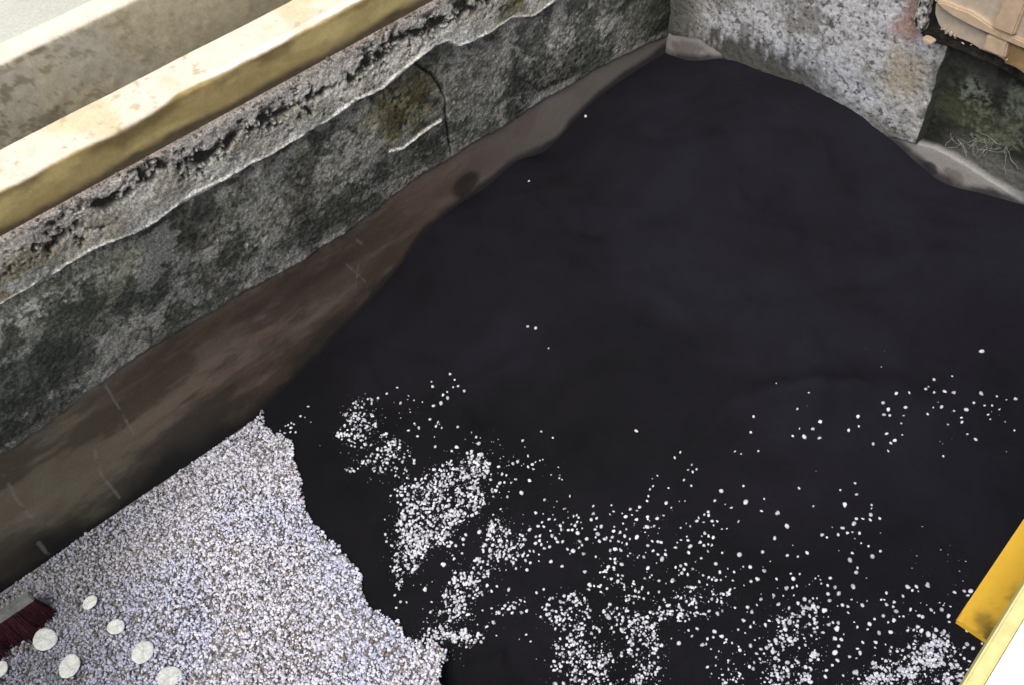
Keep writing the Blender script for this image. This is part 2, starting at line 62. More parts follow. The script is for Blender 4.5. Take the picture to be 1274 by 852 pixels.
SMALL = [(-0.756, 0.785, 0.0046), (-0.752, 0.724, 0.0046), (-0.753, 0.866, 0.0046), (-0.714, 0.753, 0.0046), (-0.44, 1.383, 0.0046), (-0.417, 1.383, 0.0046), (-0.42, 1.373, 0.0046), (-0.657, 0.826, 0.0045), (-1.204, 0.387, 0.0045), (-0.962, 0.348, 0.0045), (-0.508, 1.328, 0.0045), (-1.418, 0.797, 0.0045), (-0.324, 1.217, 0.0045), (-0.62, 0.863, 0.0045), (-0.553, 1.005, 0.0045), (-0.35, 1.193, 0.0045), (-0.588, 0.97, 0.0045), (-0.591, 1.226, 0.0045), (-0.335, 1.163, 0.0045), (-0.92, 0.509, 0.0045), (-0.588, 0.874, 0.0045), (-0.42, 1.025, 0.0045), (-0.569, 0.936, 0.0045), (-0.571, 0.907, 0.0045), (-0.318, 1.05, 0.0045), (-0.502, 0.887, 0.0045), (-1.133, 0.68, 0.0044), (-1.338, 0.614, 0.0044), (-0.799, 0.653, 0.0044), (-1.316, 0.664, 0.0044), (-1.702, 0.358, 0.0044), (-1.697, 0.37, 0.0044), (-1.036, 0.533, 0.0044), (-0.131, 1.119, 0.0044), (-0.151, 1.116, 0.0044), (-0.073, 1.126, 0.0044), (-0.081, 1.084, 0.0044), (-0.186, 1.103, 0.0044), (-0.703, 0.541, 0.0044), (-1.072, 0.695, 0.0044), (-0.116, 1.032, 0.0044), (-0.709, 0.66, 0.0044), (-0.711, 0.716, 0.0044), (-0.01, 1.105, 0.0044), (-0.208, 1.012, 0.0044), (-1.215, 0.723, 0.0044), (-0.179, 0.995, 0.0044), (-0.687, 0.714, 0.0044), (-1.034, 0.753, 0.0043), (-0.678, 0.691, 0.0043), (-0.362, 0.975, 0.0043), (-0.682, 0.675, 0.0043), (-1.021, 0.759, 0.0043), (-0.425, 0.855, 0.0043), (-0.331, 0.958, 0.0043), (-0.214, 0.966, 0.0043), (-0.416, 0.776, 0.0043), (-0.393, 0.892, 0.0043), (-0.266, 0.889, 0.0043), (-0.939, 0.692, 0.0043), (-0.322, 0.852, 0.0043), (-0.313, 0.85, 0.0043), (-0.255, 0.863, 0.0043), (-0.596, 0.748, 0.0043), (-0.896, 0.653, 0.0043), (-0.33, 0.721, 0.0043), (-0.903, 0.778, 0.0043), (-0.597, 0.645, 0.0043), (-0.444, 1.523, 0.0043), (-0.579, 0.767, 0.0043), (-0.872, 0.65, 0.0043), (-0.857, 0.685, 0.0043), (-0.574, 0.681, 0.0043), (-0.847, 0.683, 0.0043), (-0.848, 0.721, 0.0043), (-0.841, 0.728, 0.0043), (-0.555, 0.837, 0.0043), (-0.335, 1.512, 0.0043), (-0.288, 1.504, 0.0043), (-0.842, 0.802, 0.0043), (-0.816, 0.789, 0.0043), (-1.535, 0.616, 0.0043), (-0.523, 0.841, 0.0042), (-0.484, 1.463, 0.0042), (-0.75, 0.806, 0.0042), (-0.463, 1.42, 0.0042), (-0.424, 0.765, 0.0042), (-0.768, 1.01, 0.0042), (-1.044, 0.849, 0.0042), (-0.696, 0.787, 0.0042), (-0.381, 0.719, 0.0042), (-0.674, 0.84, 0.0042), (-0.412, 1.355, 0.0042), (-0.713, 0.986, 0.0042), (-1.276, 0.479, 0.0042), (-0.707, 1.022, 0.0042), (-0.656, 0.851, 0.0042), (-0.397, 1.227, 0.0042), (-1.246, 0.465, 0.0042), (-0.586, 1.015, 0.0042), (-0.624, 0.999, 0.0042), (-0.53, 1.057, 0.0042), (-0.337, 1.202, 0.0042), (-0.625, 0.945, 0.0042), (-0.623, 1.274, 0.0042), (-1.187, 0.378, 0.0042), (-0.367, 1.132, 0.0042), (-0.579, 0.931, 0.0041), (-0.311, 1.035, 0.0041), (-0.371, 1.009, 0.0041), (-0.887, 0.491, 0.0041), (-0.834, 0.428, 0.0041), (-0.109, 1.203, 0.0041), (-0.855, 0.464, 0.0041), (-0.085, 1.214, 0.0041), (-1.814, 0.356, 0.0041), (-0.168, 1.064, 0.0041), (-0.801, 0.568, 0.0041), (-0.032, 1.106, 0.0041), (-0.024, 1.122, 0.0041), (-0.793, 0.585, 0.0041), (-0.178, 0.978, 0.004), (-0.728, 0.481, 0.004), (-0.751, 0.536, 0.004), (-0.179, 0.952, 0.004), (-0.124, 0.944, 0.004), (-1.023, 0.513, 0.004), (-1.058, 0.774, 0.004), (-0.219, 0.875, 0.004), (-1.017, 0.638, 0.004), (-0.371, 0.846, 0.004), (-0.678, 0.534, 0.004), (-0.288, 0.846, 0.004), (-1.051, 0.685, 0.004), (-1.702, 0.401, 0.004), (-0.682, 0.732, 0.004), (-0.31, 0.809, 0.004), (-0.271, 0.782, 0.004), (-0.313, 0.794, 0.004), (-1.669, 0.393, 0.004), (-0.622, 0.702, 0.004), (-0.588, 0.487, 0.0039), (-0.88, 0.61, 0.0039), (-0.602, 0.687, 0.0039), (-0.9, 0.684, 0.0039), (-0.883, 0.62, 0.0039), (-0.506, 0.575, 0.0039), (-0.875, 0.626, 0.0039), (-0.601, 0.632, 0.0039), (-0.863, 0.753, 0.0039), (-0.852, 0.76, 0.0039), (-0.847, 0.75, 0.0039), (-0.801, 0.769, 0.0039), (-0.802, 0.776, 0.0039), (-0.464, 1.485, 0.0039), (-1.102, 0.794, 0.0039), (-0.797, 0.816, 0.0039), (-0.513, 0.862, 0.0039), (-0.753, 0.775, 0.0039), (-0.498, 0.747, 0.0039), (-0.467, 0.748, 0.0039), (-0.452, 0.744, 0.0039), (-0.718, 0.797, 0.0039), (-0.315, 1.425, 0.0039), (-1.523, 0.641, 0.0039), (-0.417, 1.246, 0.0039), (-0.71, 1.012, 0.0038), (-1.062, 0.308, 0.0038), (-0.502, 1.154, 0.0038), (-0.642, 0.827, 0.0038), (-0.599, 1.069, 0.0038), (-0.451, 1.145, 0.0038), (-0.622, 0.883, 0.0038), (-0.612, 0.965, 0.0038), (-1.271, 0.461, 0.0038), (-0.589, 0.832, 0.0038), (-0.609, 0.945, 0.0038), (-0.608, 0.892, 0.0038), (-1.26, 0.474, 0.0038), (-0.687, 1.194, 0.0038), (-0.628, 1.15, 0.0038), (-0.276, 1.163, 0.0038), (-0.318, 1.122, 0.0038), (-0.302, 1.154, 0.0038), (-0.289, 1.105, 0.0038), (-0.48, 0.911, 0.0038), (-0.12, 1.09, 0.0038), (-0.128, 1.081, 0.0038), (-0.18, 1.125, 0.0038), (-0.063, 1.115, 0.0038), (-1.389, 0.791, 0.0037), (-0.053, 1.108, 0.0037), (-0.126, 1.022, 0.0037), (-0.25, 1.03, 0.0037), (-0.192, 1.048, 0.0037), (-0.241, 1.02, 0.0037), (-0.0, 1.107, 0.0037), (-0.822, 0.406, 0.0037), (-0.869, 0.445, 0.0037), (-0.251, 0.982, 0.0037), (-0.456, 0.862, 0.0037), (-1.371, 0.772, 0.0037), (-0.883, 0.571, 0.0037), (-0.121, 0.963, 0.0037), (-1.361, 0.782, 0.0037), (-0.325, 0.903, 0.0037), (-0.351, 0.885, 0.0037), (-0.387, 0.824, 0.0037), (-0.28, 0.838, 0.0037), (-0.345, 0.729, 0.0037), (-0.765, 0.577, 0.0037), (-1.011, 0.498, 0.0037), (-1.061, 0.668, 0.0036), (-0.698, 0.681, 0.0036), (-1.059, 0.699, 0.0036), (-0.673, 0.739, 0.0036), (-0.627, 0.715, 0.0036), (-1.706, 0.391, 0.0036), (-0.911, 0.688, 0.0036), (-1.684, 0.383, 0.0036), (-0.344, 1.566, 0.0036), (-1.692, 0.404, 0.0036), (-0.88, 0.689, 0.0036), (-0.859, 0.76, 0.0036), (-0.563, 0.698, 0.0036), (-0.363, 1.52, 0.0036), (-0.403, 1.478, 0.0035), (-0.354, 1.488, 0.0035), (-0.795, 0.827, 0.0035), (-0.767, 0.925, 0.0035), (-0.766, 0.935, 0.0035), (-0.504, 0.863, 0.0035), (-0.757, 0.91, 0.0035), (-0.486, 0.757, 0.0035), (-0.751, 0.899, 0.0035), (-0.418, 0.755, 0.0035), (-0.765, 1.026, 0.0035), (-0.69, 0.987, 0.0035), (-0.43, 1.211, 0.0035), (-1.536, 0.592, 0.0035), (-0.357, 1.231, 0.0035), (-0.62, 0.959, 0.0035), (-0.67, 1.116, 0.0035), (-0.355, 1.148, 0.0035), (-1.509, 0.671, 0.0035), (-0.382, 1.111, 0.0035), (-0.401, 1.038, 0.0034), (-0.174, 1.147, 0.0034), (-0.078, 1.146, 0.0034), (-1.315, 0.565, 0.0034), (-0.081, 1.103, 0.0034), (-0.103, 1.074, 0.0034), (-0.102, 1.067, 0.0034), (-0.181, 1.095, 0.0034), (-1.026, 0.319, 0.0034), (-0.109, 1.041, 0.0034), (-0.13, 1.031, 0.0034), (-0.324, 1.027, 0.0034), (-0.004, 1.149, 0.0034), (-0.401, 0.966, 0.0034), (-0.113, 1.006, 0.0034), (-0.489, 0.877, 0.0034), (-0.358, 0.984, 0.0034), (-0.457, 0.845, 0.0034), (-0.13, 0.969, 0.0034), (-0.294, 0.956, 0.0034), (-0.131, 0.946, 0.0034), (-0.136, 0.931, 0.0034), (-0.163, 0.913, 0.0034), (-0.193, 0.913, 0.0034), (-0.261, 0.903, 0.0034), (-0.372, 0.858, 0.0034), (-0.211, 0.862, 0.0034), (-0.311, 0.824, 0.0034), (-0.343, 0.745, 0.0034), (-0.322, 0.737, 0.0034), (-0.887, 0.509, 0.0034), (-1.14, 0.688, 0.0033), (-0.748, 0.484, 0.0033), (-1.321, 0.676, 0.0033), (-1.1, 0.679, 0.0033), (-1.025, 0.477, 0.0033), (-1.3, 0.672, 0.0033), (-0.723, 0.548, 0.0033), (-0.706, 0.675, 0.0033), (-0.703, 0.706, 0.0033), (-1.815, 0.379, 0.0033), (-0.317, 1.614, 0.0033), (-0.65, 0.722, 0.0033), (-0.294, 1.594, 0.0032), (-0.304, 1.567, 0.0032), (-1.734, 0.335, 0.0032), (-1.723, 0.334, 0.0032), (-0.425, 1.529, 0.0032), (-0.861, 0.631, 0.0032), (-0.85, 0.621, 0.0032), (-0.342, 1.52, 0.0032), (-1.711, 0.384, 0.0032), (-0.81, 0.834, 0.0032), (-0.775, 0.959, 0.0032), (-0.77, 0.805, 0.0032), (-0.44, 1.442, 0.0032), (-0.759, 0.825, 0.0032), (-1.08, 0.841, 0.0032), (-0.723, 0.746, 0.0032), (-0.497, 1.351, 0.0032), (-0.722, 1.009, 0.0031), (-0.352, 1.224, 0.0031), (-0.642, 0.903, 0.0031), (-0.543, 1.08, 0.0031), (-0.044, 1.097, 0.0031), (-0.038, 1.11, 0.0031), (-0.569, 0.966, 0.0031), (-0.208, 1.086, 0.0031), (-0.626, 1.313, 0.0031), (-0.02, 1.107, 0.0031), (-0.189, 1.023, 0.0031), (-0.003, 1.085, 0.0031), (-0.128, 0.997, 0.0031), (-0.59, 0.919, 0.0031), (-0.167, 0.961, 0.0031), (-0.566, 0.916, 0.0031), (-0.474, 0.936, 0.0031), (-0.386, 0.997, 0.0031), (-0.316, 0.991, 0.0031), (-0.469, 0.895, 0.0031), (-0.349, 0.964, 0.0031), (-1.461, 0.676, 0.003), (-1.445, 0.748, 0.003), (-0.978, 0.365, 0.003), (-1.436, 0.677, 0.003), (-1.375, 0.753, 0.003), (-1.376, 0.632, 0.003), (-0.834, 0.485, 0.003), (-0.824, 0.474, 0.003), (-1.125, 0.696, 0.003), (-1.298, 0.643, 0.0029), (-1.235, 1.01, 0.0029), (-0.422, 1.593, 0.0029), (-0.978, 0.782, 0.0029), (-0.311, 1.59, 0.0029), (-0.603, 0.488, 0.0029), (-0.323, 1.579, 0.0029), (-0.948, 0.792, 0.0029), (-0.294, 1.561, 0.0029), (-0.572, 0.5, 0.0029), (-0.309, 1.501, 0.0028), (-0.433, 1.425, 0.0028), (-0.756, 0.852, 0.0028), (-0.153, 1.096, 0.0028), (-0.731, 0.952, 0.0028), (-0.254, 1.047, 0.0028), (-0.203, 1.091, 0.0028), (-0.219, 1.015, 0.0028), (-0.154, 1.005, 0.0028), (-0.723, 1.022, 0.0028), (-0.272, 0.913, 0.0028), (-0.591, 1.249, 0.0028), (-0.588, 0.957, 0.0028), (-0.655, 1.121, 0.0028), (-0.348, 1.156, 0.0028), (-0.318, 0.756, 0.0028), (-0.309, 0.753, 0.0028), (-0.331, 1.032, 0.0027), (-0.365, 0.947, 0.0027), (-0.856, 0.415, 0.0026), (-0.8, 0.431, 0.0026), (-0.814, 0.52, 0.0026), (-1.03, 0.775, 0.0025), (-1.037, 0.695, 0.0025), (-0.267, 1.58, 0.0025), (-0.24, 1.576, 0.0025), (-0.096, 1.174, 0.0025), (-0.444, 1.534, 0.0025), (-0.112, 1.143, 0.0025), (-0.159, 1.09, 0.0025), (-0.858, 0.699, 0.0025), (-0.142, 1.026, 0.0025), (-0.228, 1.065, 0.0025), (-0.403, 1.498, 0.0025), (-0.777, 0.839, 0.0025), (-0.145, 0.923, 0.0025), (-0.483, 0.709, 0.0025), (-0.37, 0.734, 0.0025), (-0.37, 0.828, 0.0025), (-0.413, 1.404, 0.0025), (-0.34, 0.841, 0.0025), (-0.345, 0.831, 0.0025), (-0.271, 0.792, 0.0025), (-0.692, 0.922, 0.0024), (-0.347, 0.719, 0.0024), (-0.631, 0.811, 0.0024), (-1.777, 0.344, 0.0024), (-1.755, 0.338, 0.0024), (-0.562, 0.975, 0.0024), (-0.318, 1.149, 0.0024), (-0.339, 1.035, 0.0024), (-0.34, 1.026, 0.0024), (-0.495, 0.906, 0.0024), (-0.486, 0.89, 0.0024), (-0.444, 0.905, 0.0024), (-1.678, 0.438, 0.0024), (-1.237, 0.411, 0.0023), (-0.164, 1.155, 0.0022), (-0.267, 1.017, 0.0022), (-0.266, 0.985, 0.0022), (-0.297, 1.624, 0.0022), (-0.218, 0.979, 0.0022), (-0.123, 0.978, 0.0022), (-0.343, 0.761, 0.0021), (-0.87, 0.741, 0.0021), (-0.84, 0.757, 0.0021), (-0.676, 0.798, 0.0021), (-0.365, 0.715, 0.0021), (-0.688, 0.945, 0.0021), (-0.678, 0.954, 0.0021), (-0.602, 1.011, 0.0021), (-0.639, 0.918, 0.0021), (-0.625, 0.874, 0.0021), (-0.439, 0.989, 0.0021), (-1.815, 0.343, 0.002), (-1.651, 0.441, 0.002), (-0.117, 1.167, 0.0019), (-0.109, 1.172, 0.0019), (-0.754, 0.466, 0.0018), (-0.354, 0.755, 0.0018), (-0.781, 0.947, 0.0018), (-0.302, 1.194, 0.0017), (-0.343, 1.107, 0.0017), (-0.145, 1.141, 0.0016), (-0.143, 0.992, 0.0016)]
LABELS = ['single white pebble close to the left wall, the highest one up the heap', 'single white pebble below the wall band, second highest up the heap', 'white pebble of the close pair alone in the middle of the black heap', 'lone white pebble near the right edge above the scattered field', 'lone white pebble in the empty black middle just above the scatter', 'largest white pebble in the upper fringe of the middle scatter', 'medium white pebble in the upper fringe of the middle scatter', 'largest white pebble in the round near patch', 'large white pebble at lower middle of the round near patch', 'large white pebble at lower right of the round near patch', 'large white pebble at upper left of the round near patch', 'medium white pebble at upper middle of the round near patch', 'medium white pebble at lower middle of the round near patch', 'medium white pebble at lower right of the round near patch', 'medium white pebble at upper right of the round near patch', 'medium white pebble at lower left of the round near patch', 'small white pebble at lower right of the round near patch', 'small white pebble at upper left of the round near patch', 'small white pebble at upper middle of the round near patch', 'small white pebble at lower left of the round near patch', 'small white pebble at lower middle of the round near patch', 'largest white pebble in the middle scatter', 'large white pebble at upper left of the middle scatter', 'large white pebble at upper middle of the middle scatter', 'large white pebble at lower middle of the middle scatter', 'large white pebble at lower left of the middle scatter', 'large white pebble at lower right of the middle scatter', 'medium white pebble at upper middle of the middle scatter', 'medium white pebble at upper right of the middle scatter', 'medium white pebble at lower right of the middle scatter', 'medium white pebble at lower left of the middle scatter', 'medium white pebble at lower middle of the middle scatter', 'small white pebble at upper left of the middle scatter', 'small white pebble at upper middle of the middle scatter', 'small white pebble at upper right of the middle scatter', 'small white pebble at lower right of the middle scatter', 'small white pebble at lower left of the middle scatter', 'largest white pebble in the gap above the densest left patch', 'large white pebble at upper middle of the gap above the densest left patch', 'large white pebble at upper right of the gap above the densest left patch', 'large white pebble at lower right of the gap above the densest left patch', 'medium white pebble at upper left of the gap above the densest left patch', 'medium white pebble at lower right of the gap above the densest left patch', 'medium white pebble at upper middle of the gap above the densest left patch', 'medium white pebble at lower left of the gap above the densest left patch', 'small white pebble at upper left of the gap above the densest left patch', 'small white pebble at lower middle of the gap above the densest left patch', 'largest white pebble in the ring shaped near patch', 'large white pebble at upper right of the ring shaped near patch', 'large white pebble at upper middle of the ring shaped near patch', 'large white pebble at lower middle of the ring shaped near patch', 'large white pebble at lower right of the ring shaped near patch', 'large white pebble at lower left of the ring shaped near patch', 'large white pebble at upper left of the ring shaped near patch', 'medium white pebble at upper left of the ring shaped near patch', 'medium white pebble at lower middle of the ring shaped near patch', 'medium white pebble at lower left of the ring shaped near patch', 'medium white pebble at upper right of the ring shaped near patch', 'medium white pebble at upper middle of the ring shaped near patch', 'medium white pebble at lower right of the ring shaped near patch', 'small white pebble at lower left of the ring shaped near patch', 'small white pebble at upper right of the ring shaped near patch', 'small white pebble at upper left of the ring shaped near patch', 'small white pebble at lower right of the ring shaped near patch', 'small white pebble at upper middle of the ring shaped near patch', 'small white pebble at lower middle of the ring shaped near patch', 'largest white pebble in the right half of the middle scatter', 'large white pebble at upper left of the right half of the middle scatter', 'large white pebble at lower right of the right half of the middle scatter', 'large white pebble at upper middle of the right half of the middle scatter', 'large white pebble at lower middle of the right half of the middle scatter', 'medium white pebble at upper left of the right half of the middle scatter', 'medium white pebble at lower left of the right half of the middle scatter', 'medium white pebble at upper right of the right half of the middle scatter', 'medium white pebble at lower middle of the right half of the middle scatter', 'small white pebble at upper left of the right half of the middle scatter', 'small white pebble at upper middle of the right half of the middle scatter', 'small white pebble at lower middle of the right half of the middle scatter', 'small white pebble at upper right of the right half of the middle scatter', 'small white pebble at lower right of the right half of the middle scatter', 'small white pebble at lower left of the right half of the middle scatter', 'largest white pebble in the gap between the left and round patches', 'large white pebble at lower left of the gap between the left and round patches', 'large white pebble at upper left of the gap between the left and round patches', 'large white pebble at upper right of the gap between the left and round patches', 'large white pebble at lower middle of the gap between the left and round patches', 'medium white pebble at upper left of the gap between the left and round patches', 'medium white pebble at upper right of the gap between the left and round patches', 'medium white pebble at lower left of the gap between the left and round patches', 'medium white pebble at lower middle of the gap between the left and round patches', 'medium white pebble at lower right of the gap between the left and round patches', 'small white pebble at lower left of the gap between the left and round patches', 'small white pebble at lower middle of the gap between the left and round patches', 'small white pebble at upper left of the gap between the left and round patches', 'small white pebble at upper middle of the gap between the left and round patches', 'small white pebble at upper right of the gap between the left and round patches', 'largest white pebble in the field left of the yellow beam', 'large white pebble at upper right of the field left of the yellow beam', 'large white pebble at lower right of the field left of the yellow beam', 'large white pebble at upper left of the field left of the yellow beam', 'large white pebble at upper middle of the field left of the yellow beam', 'medium white pebble at lower right of the field left of the yellow beam', 'medium white pebble at lower middle of the field left of the yellow beam', 'medium white pebble at upper left of the field left of the yellow beam', 'medium white pebble at lower left of the field left of the yellow beam', 'medium white pebble at upper right of the field left of the yellow beam', 'small white pebble at lower middle of the field left of the yellow beam', 'small white pebble at lower right of the field left of the yellow beam', 'small white pebble at upper middle of the field left of the yellow beam', 'small white pebble at upper left of the field left of the yellow beam', 'largest white pebble in the patch beside the white board', 'large white pebble at lower right of the patch beside the white board', 'large white pebble at lower left of the patch beside the white board', 'large white pebble at upper right of the patch beside the white board', 'large white pebble at upper middle of the patch beside the white board', 'large white pebble at lower middle of the patch beside the white board', 'medium white pebble at upper left of the patch beside the white board', 'medium white pebble at lower left of the patch beside the white board', 'medium white pebble at lower middle of the patch beside the white board', 'medium white pebble at lower right of the patch beside the white board', 'medium white pebble at upper right of the patch beside the white board', 'small white pebble at upper middle of the patch beside the white board', 'small white pebble at lower left of the patch beside the white board', 'small white pebble at lower middle of the patch beside the white board', 'small white pebble at upper right of the patch beside the white board', 'largest white pebble in the powder by the yellow beam end', 'large white pebble at upper left of the powder by the yellow beam end', 'large white pebble at lower right of the powder by the yellow beam end', 'large white pebble at upper middle of the powder by the yellow beam end', 'medium white pebble at lower left of the powder by the yellow beam end', 'medium white pebble at upper right of the powder by the yellow beam end', 'medium white pebble at lower middle of the powder by the yellow beam end', 'small white pebble at upper middle of the powder by the yellow beam end', 'small white pebble at lower left of the powder by the yellow beam end', 'small white pebble at lower right of the powder by the yellow beam end', 'largest white pebble in the open powder right of the middle scatter', 'large white pebble at lower right of the open powder right of the middle scatter', 'large white pebble at upper middle of the open powder right of the middle scatter', 'large white pebble at upper right of the open powder right of the middle scatter', 'medium white pebble at lower right of the open powder right of the middle scatter', 'medium white pebble at upper middle of the open powder right of the middle scatter', 'medium white pebble at lower left of the open powder right of the middle scatter', 'small white pebble at lower left of the open powder right of the middle scatter', 'small white pebble at upper right of the open powder right of the middle scatter', 'largest white pebble in the thin scatter below the bare slope', 'large white pebble at lower left of the thin scatter below the bare slope', 'large white pebble at upper right of the thin scatter below the bare slope', 'large white pebble at upper middle of the thin scatter below the bare slope', 'medium white pebble at lower left of the thin scatter below the bare slope', 'medium white pebble at lower middle of the thin scatter below the bare slope', 'medium white pebble at upper middle of the thin scatter below the bare slope', 'medium white pebble at upper right of the thin scatter below the bare slope', 'small white pebble at lower middle of the thin scatter below the bare slope', 'small white pebble at lower left of the thin scatter below the bare slope', 'small white pebble at upper right of the thin scatter below the bare slope', 'small white pebble at upper middle of the thin scatter below the bare slope', 'largest white pebble in the short string above the left patch', 'large white pebble at upper right of the short string above the left patch', 'large white pebble at lower middle of the short string above the left patch', 'medium white pebble at upper right of the short string above the left patch', 'medium white pebble at lower left of the short string above the left patch', 'medium white pebble at upper middle of the short string above the left patch', 'small white pebble at upper right of the short string above the left patch', 'small white pebble at lower left of the short string above the left patch', 'largest white pebble in the fringe right of the densest left patch', 'large white pebble at lower right of the fringe right of the densest left patch', 'large white pebble at upper middle of the fringe right of the densest left patch', 'medium white pebble at upper right of the fringe right of the densest left patch', 'medium white pebble at upper left of the fringe right of the densest left patch', 'medium white pebble at upper middle of the fringe right of the densest left patch', 'small white pebble at lower left of the fringe right of the densest left patch', 'small white pebble at upper middle of the fringe right of the densest left patch', 'small white pebble at lower right of the fringe right of the densest left patch', 'largest white pebble in the bare strip between gravel and left patch', 'large white pebble at lower right of the bare strip between gravel and left patch', 'large white pebble at lower middle of the bare strip between gravel and left patch', 'medium white pebble at lower right of the bare strip between gravel and left patch', 'medium white pebble at upper left of the bare strip between gravel and left patch', 'small white pebble at upper middle of the bare strip between gravel and left patch', 'small white pebble at lower right of the bare strip between gravel and left patch']
GROUPS = ['pebbles thinly scattered below the bare slope', 'pebbles in the short string above the left patch', 'pebbles on the bare strip by the gravel', 'pebbles above the densest left patch', 'pebbles right of the densest left patch', 'pebbles between the left patches', 'pebbles by the yellow beam end', 'pebbles of the middle scatter', 'pebbles at the upper fringe of the middle scatter', 'pebbles of the right middle scatter', 'pebbles of the round near patch', 'pebbles of the open powder', 'pebbles left of the yellow beam', 'pebbles of the ring shaped patch', 'pebbles of the patch by the white board', 'pair of pebbles in the middle of the heap']
